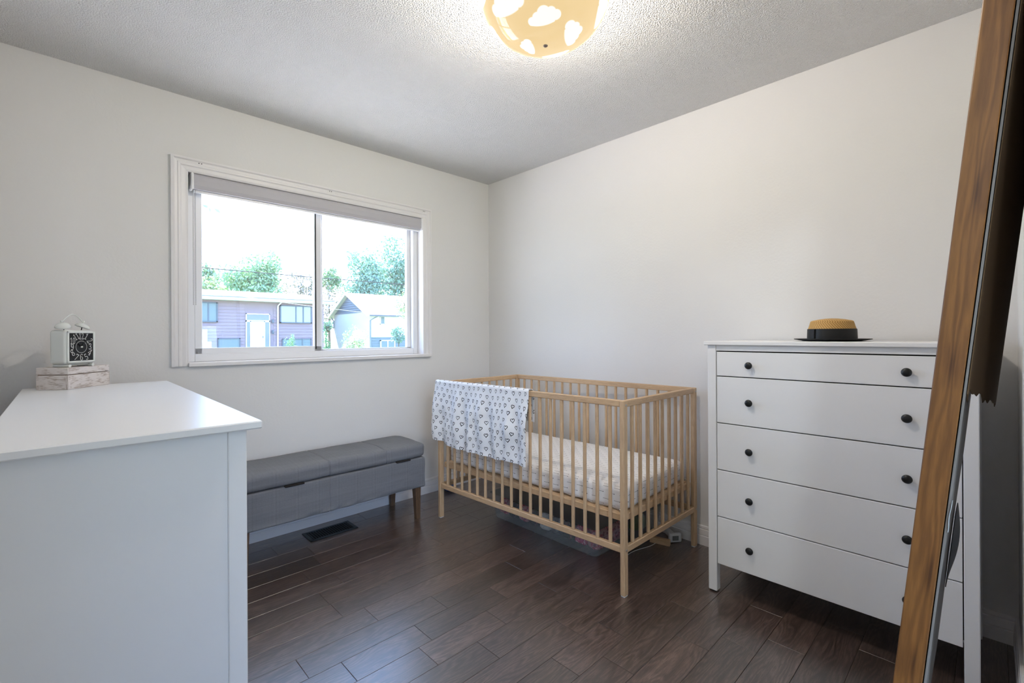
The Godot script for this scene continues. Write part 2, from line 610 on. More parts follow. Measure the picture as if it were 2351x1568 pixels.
	for y in 64:
		for x in 128:
			var t := 0.5 + 0.5 * sin((x + (y / 8) * 11) * TAU / 16.0) * sin((y % 8) / 8.0 * PI)
			t = clampf(t + rng.randf_range(-0.25, 0.25), 0, 1)
			straw.set_pixel(x, y, Color(0.56, 0.38, 0.17).lerp(Color(0.95, 0.80, 0.52), t))
	M.straw = mat(Color(1, 1, 1), 0.75)
	M.straw.albedo_texture = tex(straw)
	M.straw.uv1_scale = Vector3(7.0, 1.0 / 0.045, 1)
	M.ribbon = mat(Color(0.022, 0.024, 0.026), 0.55)
	M.clear_plastic = mat(Color(0.72, 0.76, 0.78), 0.12)
	M.clear_plastic.transparency = BaseMaterial3D.TRANSPARENCY_ALPHA
	M.clear_plastic.albedo_color.a = 0.14
	M.smoke_plastic = mat(Color(0.54, 0.58, 0.60), 0.2)
	M.smoke_plastic.transparency = BaseMaterial3D.TRANSPARENCY_ALPHA
	M.smoke_plastic.albedo_color.a = 0.85
	M.white_plastic = mat(Color(0.85, 0.86, 0.87), 0.35)
	M.screen = mat(Color(0.45, 0.47, 0.47), 0.3)
	# out of doors
	M.lawn = mat(Color(0.36, 0.46, 0.26), 0.95)
	M.concrete = mat(Color(0.76, 0.75, 0.73), 0.9)
	M.road = mat(Color(0.45, 0.45, 0.46), 0.9)
	M.pink_siding = mat(Color(0.528, 0.450, 0.480), 0.8)
	M.pink_wall = mat(Color(0.516, 0.438, 0.468), 0.8)
	M.white_wall = mat(Color(0.840, 0.828, 0.804), 0.8)
	M.grey_siding = mat(Color(0.480, 0.492, 0.516), 0.8)
	M.blue_siding = mat(Color(0.408, 0.450, 0.480), 0.8)
	M.roofing = mat(Color(0.78, 0.77, 0.76), 0.9)
	M.fascia = mat(Color(0.86, 0.86, 0.86), 0.6)
	M.dark_frame = mat(Color(0.288, 0.324, 0.372), 0.5)
	M.house_glass = mat(Color(0.360, 0.432, 0.456), 0.3)
	M.curtain_glass = mat(Color(0.576, 0.600, 0.624), 0.3)
	M.soffit = mat(Color(0.82, 0.82, 0.81), 0.7)
	M.bark = mat(Color(0.35, 0.29, 0.25), 0.9)
	M.wire = mat(Color(0.10, 0.10, 0.12), 0.7)
	M.leaf = []
	for c in [Color(0.52, 0.66, 0.53), Color(0.68, 0.74, 0.60), Color(0.48, 0.62, 0.57), Color(0.56, 0.54, 0.54), Color(0.50, 0.60, 0.50), Color(0.42, 0.60, 0.44)]:
		var m := mat(c, 0.8, 0, 0.3)
		m.vertex_color_use_as_albedo = true
		m.backlight_enabled = true
		m.backlight = Color(0.5, 0.55, 0.3)
		M.leaf.append(m)

# ------------------------------------------------------------------ the room
const WX0 := -2.105; const WX1 := -0.645; const WY0 := 1.035; const WY1 := 2.052     # window opening
const BASE := [Vector2(0, 0.015), Vector2(0.05, 0.015), Vector2(0.053, 0.011), Vector2(0.056, 0.0135), Vector2(0.085, 0.0115), Vector2(0.089, 0.007), Vector2(0.0925, 0.0105), Vector2(0.104, 0.009), Vector2(0.107, 0.006), Vector2(0.107, 0.0)]

func build_room() -> void:
	# floor of separate planks over a subfloor
	var fl := struct("floor", span(Vector3(XL - 0.2, -0.12, -0.16), Vector3(0.16, -0.004, ZC + 0.2), 0), M.subfloor, "dark brown oak plank floor")
	var joints := {-8: [-1.747], -5: [-1.722], -4: [-1.617], -2: [-1.735, -0.992], -1: [-1.186, -1.642, -0.776], 0: [-1.97, -0.928, -1.385], 1: [-1.857, -1.553, -1.15], 2: [-1.28, -1.614, -0.955], 3: [-1.435, -0.868], 4: [-1.12, -0.5], 5: [-1.298, -1.005], 6: [-1.158], 7: [-0.853], 8: [-0.736, -0.434], 9: [-0.626], 10: [-0.342], 11: [-0.447]}
	rng.seed = 77
	for k in range(-10, 16):
		var z0 := maxf(0.0, 1.178 + 0.1285 * k)
		var z1 := minf(ZC, 1.178 + 0.1285 * (k + 1))
		if z1 - z0 < 0.004: continue
		var cuts: Array = [XL, 0.0]
		cuts.append_array(joints.get(k, []))
		cuts.sort()
		var i := 0
		while i < cuts.size() - 1:
			if cuts[i + 1] - cuts[i] > 1.15:
				cuts.insert(i + 1, cuts[i] + rng.randf_range(0.35, 0.65) * (cuts[i + 1] - cuts[i]))
			else:
				i += 1
		for j in cuts.size() - 1:
			var x0: float = cuts[j] + 0.0007
			var x1: float = cuts[j + 1] - 0.0007
			var st := mb()
			var len_ := x1 - x0
			cbox(st, Vector3((x0 + x1) / 2, -0.006, (z0 + z1) / 2), Vector3(len_, 0.012, z1 - z0 - 0.0012), 0.0007, Basis.IDENTITY, Vector2(rng.randf() * maxf(0.01, 2.0 - len_ - 0.02), rng.randf() * 0.36))
			part("plank", st.commit(), M.planks[rng.randi() % M.planks.size()], fl)
	struct("ceiling", span(Vector3(XL - 0.2, H, -0.16), Vector3(0.16, H + 0.2, ZC + 0.2), 0), M.ceiling, "white textured popcorn ceiling")
	var t := 0.15
	struct("wall_window", spans([[Vector3(XL - t, -0.12, -t), Vector3(WX0, H, 0)], [Vector3(WX1, -0.12, -t), Vector3(t, H, 0)], [Vector3(WX0, -0.12, -t), Vector3(WX1, WY0, 0)], [Vector3(WX0, WY1, -t), Vector3(WX1, H, 0)]]), M.wall, "off white painted wall around the window")
	struct("wall_right", span(Vector3(0, -0.12, -t), Vector3(t, H, ZC + t), 0), M.wall, "off white painted wall behind crib and tall dresser")
	struct("wall_left", span(Vector3(XL - t, -0.12, -t), Vector3(XL, H, ZC + t), 0), M.wall, "off white painted wall behind the long low dresser")
	# back wall with the doorway the room is seen from
	var d0 := -2.50; var d1 := -1.60; var dh := 2.03
	struct("wall_back", spans([[Vector3(d1, -0.12, ZC), Vector3(t, H, ZC + 0.12)], [Vector3(XL - t, -0.12, ZC), Vector3(d0, H, ZC + 0.12)], [Vector3(d0, dh, ZC), Vector3(d1, H, ZC + 0.12)]]), M.wall, "off white painted wall with the doorway")
	# baseboards
	struct("baseboard_window", moulding(BASE, func(a): return Vector3(XL, a, 0), func(a): return Vector3(0, a, 0), Vector3(0, 0, 1)), M.trim, "white stepped baseboard under the window")
	struct("baseboard_right", moulding(BASE, func(a): return Vector3(0, a, 0), func(a): return Vector3(0, a, ZC), Vector3(-1, 0, 0)), M.trim, "white stepped baseboard behind crib and tall dresser")
	struct("baseboard_left", moulding(BASE, func(a): return Vector3(XL, a, 0), func(a): return Vector3(XL, a, ZC), Vector3(1, 0, 0)), M.trim, "white stepped baseboard behind the low dresser")
	struct("baseboard_back", moulding(BASE, func(a): return Vector3(d1, a, ZC), func(a): return Vector3(0, a, ZC), Vector3(0, 0, -1)), M.trim, "white stepped baseboard beside the doorway")
	# hall behind the doorway; its unseen window is added for bluish daylight fill
	var hz0 := ZC + 0.12; var hz1 := 5.0; var hx0 := -5.6; var hx1 := -0.6
	struct("floor_hall", span(Vector3(hx0, -0.12, hz0 - 0.12), Vector3(hx1, 0, hz1), 0), M.planks[0], "dark wooden hall floor beyond the doorway")
	struct("ceiling_hall", span(Vector3(hx0, H, hz0), Vector3(hx1, H + 0.2, hz1), 0), M.ceiling, "white hall ceiling")
	var a0 := -3.9; var a1 := -2.0; var b0 := 0.30; var b1 := 2.20
	struct("wall_hall_far", spans([[Vector3(hx0, -0.12, hz1), Vector3(a0, H, hz1 + t)], [Vector3(a1, -0.12, hz1), Vector3(hx1, H, hz1 + t)], [Vector3(a0, -0.12, hz1), Vector3(a1, b0, hz1 + t)], [Vector3(a0, b1, hz1), Vector3(a1, H, hz1 + t)]]), M.wall, "off white hall wall with an added window")
	struct("wall_hall_left", span(Vector3(hx0 - t, -0.12, hz0 - 0.12), Vector3(hx0, H + 0.2, hz1 + t), 0), M.wall, "off white hall side wall")
	struct("wall_hall_right", span(Vector3(hx1, -0.12, hz0), Vector3(hx1 + t, H + 0.2, hz1 + t), 0), M.wall, "off white hall side wall by the bedroom")
	struct("wall_hall_near", span(Vector3(hx0, -0.12, ZC), Vector3(XL - t, H, hz0), 0), M.wall, "off white hall wall beside the doorway")
	var hw := struct("window_2", spans([[Vector3(a0, b0, hz1 + 0.04), Vector3(a0 + 0.05, b1, hz1 + 0.1)], [Vector3(a1 - 0.05, b0, hz1 + 0.04), Vector3(a1, b1, hz1 + 0.1)], [Vector3(a0, b0, hz1 + 0.04), Vector3(a1, b0 + 0.05, hz1 + 0.1)], [Vector3(a0, b1 - 0.05, hz1 + 0.04), Vector3(a1, b1, hz1 + 0.1)]]), M.vinyl, "white framed unseen hall window added for daylight fill")  # added opening, sized to send sky light through the doorway
	part("pane", span(Vector3(a0 + 0.05, b0 + 0.05, hz1 + 0.065), Vector3(a1 - 0.05, b1 - 0.05, hz1 + 0.07), 0), M.glass, hw)

	fill_lamp(Vector3(-2.75, H, 4.25), 1.3, "added round fill lamp on the unseen hall ceiling near the doorway")  # added to lift the low window wall and the dresser end
	fill_lamp(Vector3(-4.10, H, 3.95), 1.6, "added round fill lamp at the unseen far end of the hall")  # added to brighten the tall dresser front through the doorway

func fill_lamp(at: Vector3, energy: float, label: String) -> void:  # unseen lamp with glowing cover, added as fill for the bedroom
	var hl := thing("fill_lamp", label, "lamp", at, 0.0, "added hall fill lamps")
	var gm := mat(Color(0.9, 0.9, 0.9), 0.3)
	gm.emission_enabled = true
	gm.emission = Color(0.90, 0.96, 1.0)
	gm.emission_energy_multiplier = 1.5
	part("diffuser", lathe([Vector2(0.15, -0.02), Vector2(0.145, -0.05), Vector2(0.10, -0.075), Vector2(0.0, -0.085)], 28), gm, hl)
	part("rim", lathe([Vector2(0.165, 0.0), Vector2(0.165, -0.022), Vector2(0.15, -0.024)], 28), M.vinyl, hl)
	var ho := OmniLight3D.new()
	ho.name = "fill_lamp_light"
	ho.light_color = Color(0.90, 0.96, 1.0)
	ho.light_energy = energy
	ho.light_size = 0.12
	ho.omni_range = 12.0
	ho.omni_attenuation = 2.0
	ho.shadow_enabled = true
	hl.add_child(ho)
	ho.position = Vector3(0, -0.055, 0)

func build_window() -> void:
	var w := Node3D.new()
	w.name = "window_1"
	add_child(w)
	tag(w, "white sliding window with two panes above the grey bench", "window", "", "structure")
	# casing: stepped moulding on three sides, a thin stool below
	var ox0 := -2.175; var ox1 := -0.582; var oy1 := 2.118; var oy0 := 1.022
	var prof := [Vector2(0, 0.0), Vector2(0, 0.020), Vector2(0.010, 0.022), Vector2(0.016, 0.015), Vector2(0.028, 0.013), Vector2(0.032, 0.017), Vector2(0.040, 0.016), Vector2(0.046, 0.011), Vector2(0.062, 0.009), Vector2(0.070, 0.006), Vector2(0.070, 0.0)]
	part("casing", moulding(prof, func(a): return Vector3(ox0 + a, oy0, 0), func(a): return Vector3(ox0 + a, oy1 - a, 0), Vector3(0, 0, 1)), M.trim, w)
	var head := part("casing", moulding(prof, func(a): return Vector3(ox0 + a, oy1 - a, 0), func(a): return Vector3(ox1 - a, oy1 - a, 0), Vector3(0, 0, 1)), M.trim, w)
	part("casing", moulding(prof, func(a): return Vector3(ox1 - a, oy1 - a, 0), func(a): return Vector3(ox1 - a, oy0, 0), Vector3(0, 0, 1)), M.trim, w)
	for x in [-2.052, -2.040, -1.352, -1.340, -0.652, -0.640]:
		part("screw_hole", span(Vector3(x - 0.002, oy1 - 0.022, 0.0130), Vector3(x + 0.002, oy1 - 0.018, 0.0160), 0), M.black, head)
	part("stool", span(Vector3(WX0 + 0.004, WY0 - 0.018, -0.1), Vector3(WX1 + 0.05, WY0 + 0.004, 0.022), 0.003), M.trim, w)
	# jamb lining
	part("jamb", span(Vector3(WX0, WY0, -0.09), Vector3(WX0 + 0.006, WY1, 0.004), 0.001), M.trim, w)
	part("jamb", span(Vector3(WX1 - 0.006, WY0, -0.09), Vector3(WX1, WY1, 0.004), 0.001), M.trim, w)
	part("jamb", span(Vector3(WX0, WY1 - 0.006, -0.09), Vector3(WX1, WY1, 0.004), 0.001), M.trim, w)
	# vinyl frame
	var f := 0.045
	var fy0 := WY0 + 0.004; var fz0 := -0.145; var fz1 := -0.07
	var fr := spans([[Vector3(WX0 + 0.006, fy0, fz0), Vector3(WX0 + f, WY1 - 0.006, fz1)], [Vector3(WX1 - f, fy0, fz0), Vector3(WX1 - 0.006, WY1 - 0.006, fz1)], [Vector3(WX0 + f, fy0, fz0), Vector3(WX1 - f, fy0 + f - 0.002, fz1)], [Vector3(WX0 + f, WY1 - f - 0.012, fz0), Vector3(WX1 - f, WY1 - 0.006, fz1)]], 0.003)
	part("frame", fr, M.vinyl, w)
	# sliding sash on the left, inner track
	var sx0 := WX0 + f; var sx1 := -1.372; var sy0 := fy0 + 0.035; var sy1 := WY1 - f - 0.004
	var sash := part("sash", spans([[Vector3(sx0, sy0, -0.105), Vector3(sx0 + 0.036, sy1, -0.075)], [Vector3(sx1 - 0.045, sy0, -0.105), Vector3(sx1, sy1, -0.075)], [Vector3(sx0, sy0, -0.105), Vector3(sx1, sy0 + 0.040, -0.075)], [Vector3(sx0, sy1 - 0.03, -0.105), Vector3(sx1, sy1, -0.075)]], 0.003), M.vinyl, w)
	part("gasket", span(Vector3(sx1 - 0.040, sy0 + 0.02, -0.0775), Vector3(sx1 - 0.033, sy1 - 0.01, -0.0735), 0), M.gasket, sash)
	part("pane", span(Vector3(sx0 + 0.03, sy0 + 0.03, -0.092), Vector3(sx1 - 0.04, sy1 - 0.02, -0.088), 0), M.glass, sash)
	# fixed light on the right, outer track
	var gx0 := -1.40; var gx1 := WX1 - f
	var fixed := part("fixed_light", spans([[Vector3(gx0, fy0 + f - 0.002, -0.14), Vector3(gx0 + 0.05, WY1 - f - 0.012, -0.11)], [Vector3(gx1 - 0.028, fy0 + f - 0.002, -0.14), Vector3(gx1, WY1 - f - 0.012, -0.11)], [Vector3(gx0, fy0 + f - 0.002, -0.14), Vector3(gx1, fy0 + f + 0.008, -0.11)], [Vector3(gx0, WY1 - f - 0.03, -0.14), Vector3(gx1, WY1 - f - 0.012, -0.11)]], 0.002), M.vinyl, w)
	part("pane", span(Vector3(gx0 + 0.04, fy0 + f, -0.128), Vector3(gx1 - 0.02, WY1 - f - 0.02, -0.124), 0), M.glass, fixed)
	# roller blind in its cassette
	var b := thing("roller_blind", "pale grey roller blind rolled up in its cassette at window top", "blind", Vector3(WX0 + 0.02, WY1 - 0.006, 0))
	var L := WX1 - WX0 - 0.028
	var cas := mb()
	var pf := [Vector2(-0.058, -0.002), Vector2(-0.004, -0.002), Vector2(0.002, -0.012), Vector2(0.004, -0.03), Vector2(0.002, -0.062), Vector2(-0.006, -0.082), Vector2(-0.058, -0.082), Vector2(-0.058, -0.002)]
	for i in pf.size() - 1:
		var p: Vector2 = pf[i]; var q: Vector2 = pf[i + 1]
		var n := Vector3(0, -(q.x - p.x), (q.y - p.y)).normalized()
		if n.dot(Vector3(0, (p.y + q.y) / 2 + 0.042, (p.x + q.x) / 2 + 0.027)) < 0: n = -n
		quad(cas, Vector3(0.012, p.y, p.x), Vector3(L - 0.008, p.y, p.x), Vector3(L - 0.008, q.y, q.x), Vector3(0.012, q.y, q.x), n)
	part("cassette", cas.commit(), M.blind, b)
	for x in [0.006, L - 0.003]:
		part("end_cap", box(Vector3(x, -0.042, -0.026), Vector3(0.012, 0.086, 0.066), 0.004), M.vinyl, b)
	part("bottom_rail", span(Vector3(0.014, -0.096, -0.036), Vector3(L - 0.01, -0.080, -0.022), 0.003), M.vinyl, b)
	var ch := mb()
	for k in 110:
		for dx in [0.0, 0.011]:
			var y := -0.088 - k * 0.0056
			cbox(ch, Vector3(0.010 + dx, y, -0.012), Vector3(0.0034, 0.0036, 0.0034), 0.0009)
	var chain := part("chain", ch.commit(), M.chain, b)
	chain.set_meta("kind", "stuff")

# ------------------------------------------------------------------ furniture
func knob(parent: Node, at: Vector3, dir: Vector3) -> void:
	var o := part("knob", M.knob_mesh, M.knob, parent, at)
	o.basis = Basis(Quaternion(Vector3.UP, dir))

func build_tall_dresser() -> void:
	var x0 := -0.439; var x1 := -0.022; var z0 := 2.030; var z1 := 2.912
	var d := thing("tall_dresser", "tall white five-drawer dresser with black knobs against the wall", "dresser", Vector3(x0, 0, z0))
	var o := Vector3(x0, 0, z0)
	var m: Material = M.white
	var L := 0.038
	for a in [[x0, z0], [x0, z1 - L], [x1 - L, z0], [x1 - L, z1 - L]]:
		part("leg", span(Vector3(a[0], 0.006, a[1]) - o, Vector3(a[0] + L, 1.126, a[1] + L) - o, 0.002), m, d)
		part("foot", span(Vector3(a[0] + 0.004, 0, a[1] + 0.004) - o, Vector3(a[0] + L - 0.004, 0.007, a[1] + L - 0.004) - o, 0.001), M.gasket, d)
	part("top", span(Vector3(x0 - 0.012, 1.126, z0 - 0.013) - o, Vector3(x1 + 0.005, 1.144, z1 + 0.013) - o, 0.0025), M.white_top, d)
	part("side_panel", span(Vector3(x0 + L, 0.13, z0 + 0.006) - o, Vector3(x1 - L, 1.126, z0 + 0.022) - o), m, d)
	part("side_panel", span(Vector3(x0 + L, 0.13, z1 - 0.022) - o, Vector3(x1 - L, 1.126, z1 - 0.006) - o), m, d)
	part("back_panel", span(Vector3(x1 - 0.012, 0.13, z0 + 0.02) - o, Vector3(x1 - 0.006, 1.12, z1 - 0.02) - o, 0), M.gap, d)
	part("bottom_panel", span(Vector3(x0 + 0.03, 0.140, z0 + 0.02) - o, Vector3(x1 - 0.01, 0.15, z1 - 0.02) - o, 0), m, d)
	part("top_rail", span(Vector3(x0 + 0.003, 1.101, z0 + L) - o, Vector3(x0 + 0.03, 1.126, z1 - L) - o, 0.001), m, d)
	part("carcass", span(Vector3(x0 + 0.026, 0.15, z0 + 0.022) - o, Vector3(x0 + 0.029, 1.11, z1 - 0.022) - o, 0), M.gap, d)
	var ys := [1.098, 0.986, 0.774, 0.562, 0.349, 0.135]
	for i in 5:
		var dr := part("drawer", span(Vector3(x0 + 0.002, ys[i + 1] + (0.0022 if i < 4 else 0.0), z0 + L + 0.003) - o, Vector3(x0 + 0.02, ys[i] - 0.0022, z1 - L - 0.003) - o, 0.0012), m, d)
		var yk: float = (ys[i] + ys[i + 1]) / 2 - 0.003
		for zk in [2.211, 2.733]:
			knob(dr, Vector3(x0 + 0.002, yk, zk) - o, Vector3(-1, 0, 0))

func build_low_dresser() -> void:
	var x0 := -2.700; var x1 := -2.207; var z0 := 0.125; var z1 := 1.646; var top := 0.962
	var o := Vector3(x0, 0, z0)
	var d := thing("low_dresser", "long low white dresser with a plain end panel, wooden box on top", "dresser", o)
	var m: Material = M.white
	part("top", span(Vector3(x0, top - 0.020, z0) - o, Vector3(x1, top, z1) - o, 0.003), M.white_top, d)
	var ex0 := x0 + 0.012; var ex1 := x1 - 0.030; var ez0 := z0 + 0.026; var ez1 := z1 - 0.026; var L := 0.042
	for a in [[ex0, ez0 + 0.022, 0.10], [ex0, ez1 - L - 0.022, 0.10], [ex1 - L, ez0, top - 0.02], [ex1 - L, ez1 - L, top - 0.02]]:
		part("leg", span(Vector3(a[0], 0, a[1]) - o, Vector3(a[0] + L, a[2], a[1] + L) - o, 0.002), m, d)
	part("side_panel", span(Vector3(ex0, 0.10, ez1 - 0.020) - o, Vector3(ex1 - L, top - 0.02, ez1 - 0.003) - o, 0.0015), m, d)
	part("side_panel", span(Vector3(ex0, 0.10, ez0 + 0.003) - o, Vector3(ex1 - L, top - 0.02, ez0 + 0.020) - o, 0.0015), m, d)
	part("back_panel", span(Vector3(ex0 + 0.004, 0.10, ez0 + L) - o, Vector3(ex0 + 0.010, top - 0.02, ez1 - L) - o, 0), m, d)
	part("bottom_panel", span(Vector3(ex0 + 0.01, 0.11, ez0 + 0.02) - o, Vector3(ex1 - 0.03, 0.12, ez1 - 0.02) - o, 0), m, d)
	part("top_rail", span(Vector3(ex1 - 0.03, top - 0.05, ez0 + L) - o, Vector3(ex1 - 0.003, top - 0.02, ez1 - L) - o, 0.001), m, d)
	part("carcass", span(Vector3(ex1 - 0.03, 0.12, ez0 + 0.03) - o, Vector3(ex1 - 0.026, top - 0.05, ez1 - 0.03) - o, 0), M.gap, d)
	var zm := (ez0 + ez1) / 2
	part("divider", span(Vector3(ex1 - 0.03, 0.105, zm - 0.01) - o, Vector3(ex1 - 0.003, top - 0.05, zm + 0.01) - o, 0.001), m, d)
	for col in 2:
		var c0 := ez0 + L + 0.003 if col == 0 else zm + 0.013
		var c1 := zm - 0.013 if col == 0 else ez1 - L - 0.003
		for row in 4:
			var y0 := 0.107 + row * 0.2005
			var dr := part("drawer", span(Vector3(ex1 - 0.02, y0, c0) - o, Vector3(ex1 - 0.002, y0 + 0.197, c1) - o, 0.0012), m, d)
			for s in [0.22, 0.78]:
				knob(dr, Vector3(ex1 - 0.002, y0 + 0.098, lerpf(c0, c1, s)) - o, Vector3(1, 0, 0))

const PN := Vector3(-0.763, 0, 1.788); const PF := Vector3(-0.818, 0, 0.458); const PBN := Vector3(-0.060, 0, 1.788); const PBF := Vector3(-0.118, 0, 0.458)

func build_crib() -> void:
	var o := PF
	var c := thing("crib", "light beech wooden slatted crib in the room corner", "crib", o)
	var top := 0.880
	var PW := 0.031; var PD := 0.024
	var post := func(p: Vector3):
		var st := mb()
		cbox(st, Vector3(0, (top + 0.004) / 2, 0), Vector3(PW, top - 0.004, PD), 0.003, Basis.IDENTITY, Vector2(rng.randf(), rng.randf() * 0.4))
		var po := part("post", st.commit(), M.beech, c, p - o)
		part("glide", span(Vector3(-PW * 0.42, 0, -PD * 0.42), Vector3(PW * 0.42, 0.005, PD * 0.42), 0.001), M.white_plastic, po)
		for y in [top - 0.021, 0.208]:
			var sc := part("screw", lathe([Vector2(0, 0.0012), Vector2(0.0025, 0.0014), Vector2(0.0045, 0.0012), Vector2(0.005, 0)], 12), M.steel, po, Vector3(0.003, y, PD / 2))
			sc.rotation.x = PI / 2
	for p in [PN, PF, PBN, PBF]: post.call(p)
	var rail := func(a: Vector3, b: Vector3, y: float, w: float, h: float):
		part("rail", beam(a - o + Vector3(0, y, 0), b - o + Vector3(0, y, 0), w, h, 0.003), M.beech, c)
	var RH := 0.030
	var ax := Vector3(PW / 2, 0, 0); var az := Vector3(0, 0, PD / 2)
	for y in [top - RH / 2, 0.208]:
		rail.call(PF + az, PN - az, y, 0.022, RH)
		rail.call(PBF + az, PBN - az, y, 0.022, RH)
		rail.call(PF + ax, PBF - ax, y, 0.020, RH)
		rail.call(PN + ax, PBN - ax, y, 0.020, RH)
	var variants := []
	for k in 5:
		var st := mb()
		cbox(st, Vector3.ZERO, Vector3(0.0160, top - RH - 0.208 - RH / 2 + 0.004, 0.0160), 0.0042, Basis.IDENTITY, Vector2(rng.randf(), rng.randf() * 0.45))
		variants.append(st.commit())
	var ymid := (top - RH + 0.208 + RH / 2) / 2
	for side in [[PF, PN, 18], [PBF, PBN, 18], [PF, PBF, 9], [PN, PBN, 9]]:
		for k in side[2]:
			var p: Vector3 = side[0].lerp(side[1], (k + 1.0) / (side[2] + 1.0))
			part("slat", variants[rng.randi() % 5], M.beech, c, p - o + Vector3(0, ymid, 0))
	# mattress base: frame, slats and bolts
	var q0 := PF + Vector3(0.022, 0, 0.018); var q1 := PN + Vector3(0.022, 0, -0.018); var q2 := PBF + Vector3(-0.022, 0, 0.018); var q3 := PBN + Vector3(-0.022, 0, -0.018)
	var bs := Node3D.new()
	bs.name = "mattress_base"
	c.add_child(bs)
	for s in [[q0, q1], [q2, q3], [q0, q2], [q1, q3]]:
		part("base_rail", beam(s[0] - o + Vector3(0, 0.342, 0), s[1] - o + Vector3(0, 0.342, 0), 0.02, 0.030, 0.002), M.beech, bs)
	part("base_panel", beam((q0 + q2) / 2 - o + Vector3(0, 0.357, 0), (q1 + q3) / 2 - o + Vector3(0, 0.357, 0), 0.66, 0.006, 0.001), M.beech, bs)
	for q in [q0, q1, q2, q3]:
		part("bolt", lathe([Vector2(0.004, 0.0), Vector2(0.004, 0.012), Vector2(0.007, 0.012), Vector2(0.007, 0.016), Vector2(0.0, 0.0175)], 10), M.steel, bs, q - o + Vector3(0.006 if q.x < -0.4 else -0.006, 0.358, -0.02 if q.z > 1 else 0.02))
	# mattress in its fitted sheet
	var nz := noise(7, 9.0, 3)
	var disp := func(p: Vector3, n: Vector3) -> float:
		var low := clampf((-p.y + 0.03) / 0.08, 0.0, 1.0)
		return 0.006 * low * sin(p.z * 55.0 + 9.0 * nz.get_noise_2d(p.z * 0.6, p.x * 0.6)) * (0.5 + nz.get_noise_2d(p.z * 0.25 + 5.0, 0.0)) + 0.002 * nz.get_noise_2d(p.x, p.z)
	var mt := thing("crib_mattress", "crib mattress in a white fitted sheet with tiny arrows", "mattress", (PF + PN + PBF + PBN) / 4 + Vector3(0, 0.360 + 0.059, 0), atan2(0.055, 1.33))
	part("fitted_sheet", rbox(Vector3(0.640, 0.118, 1.275), 0.032, Vector3i(14, 6, 46), disp), M.sheet, mt)
	# blanket over the front rail
	var nb := noise(19, 1.0, 2)
	var fb := func(u: float, v: float) -> Vector3:
		var z := lerpf(0.428, 1.236, u)
		var xr := -0.818 + (z - 0.458) * 0.0414
		var inner := 0.165
		var outer := 0.372 + 0.016 * sin(u * 2.4 + 0.4) + 0.012 * u + 0.006 * nb.get_noise_1d(u * 5.0) - (0.03 * exp(-u * 9.0))
		var arc := PI * 0.019
		var s := v * (inner + arc + outer)
		var x: float; var y: float
		var ytop := 0.880 - 0.004
		var fold := 0.0
		if s < inner:
			y = ytop - (inner - s); x = xr + 0.019 + 0.004 * sin(u * 21.0)
			fold = 0.0
		elif s < inner + arc:
			var a := (s - inner) / 0.019
			y = ytop + 0.019 * sin(a) * 0.62; x = xr + 0.019 * cos(a)
		else:
			var dd := s - inner - arc
			y = ytop - dd; x = xr - 0.019
			var g := smoothstep(0.0, 0.22, dd)
			fold = g * (0.010 * sin(u * 26.0 + dd * 3.0) + 0.007 * sin(u * 47.0 + 1.3 - dd * 6.0) + 0.008 * nb.get_noise_2d(u * 4.0, dd * 5.0)) + 0.020 * g
			fold += 0.012 * exp(-pow((u - 0.48 + dd * 0.12) / 0.025, 2)) * g + 0.010 * exp(-pow((u - 0.86 + dd * 0.15) / 0.022, 2)) * g
			z += 0.010 * (u - 0.5) * dd / 0.3 - 0.012 * dd * (1.0 - u)
		return Vector3(x - fold, y, z)
	var gb := func(u: float, v: float) -> Vector2:
		return Vector2(u * 0.83 + 0.006 * sin(u * 26.0), v * 0.60)
	var bl := part("blanket", sheet(120, 72, fb, gb, 0.0032), M.blanket)
	tag(bl, "white muslin blanket with black heart outlines over the crib rail", "blanket")

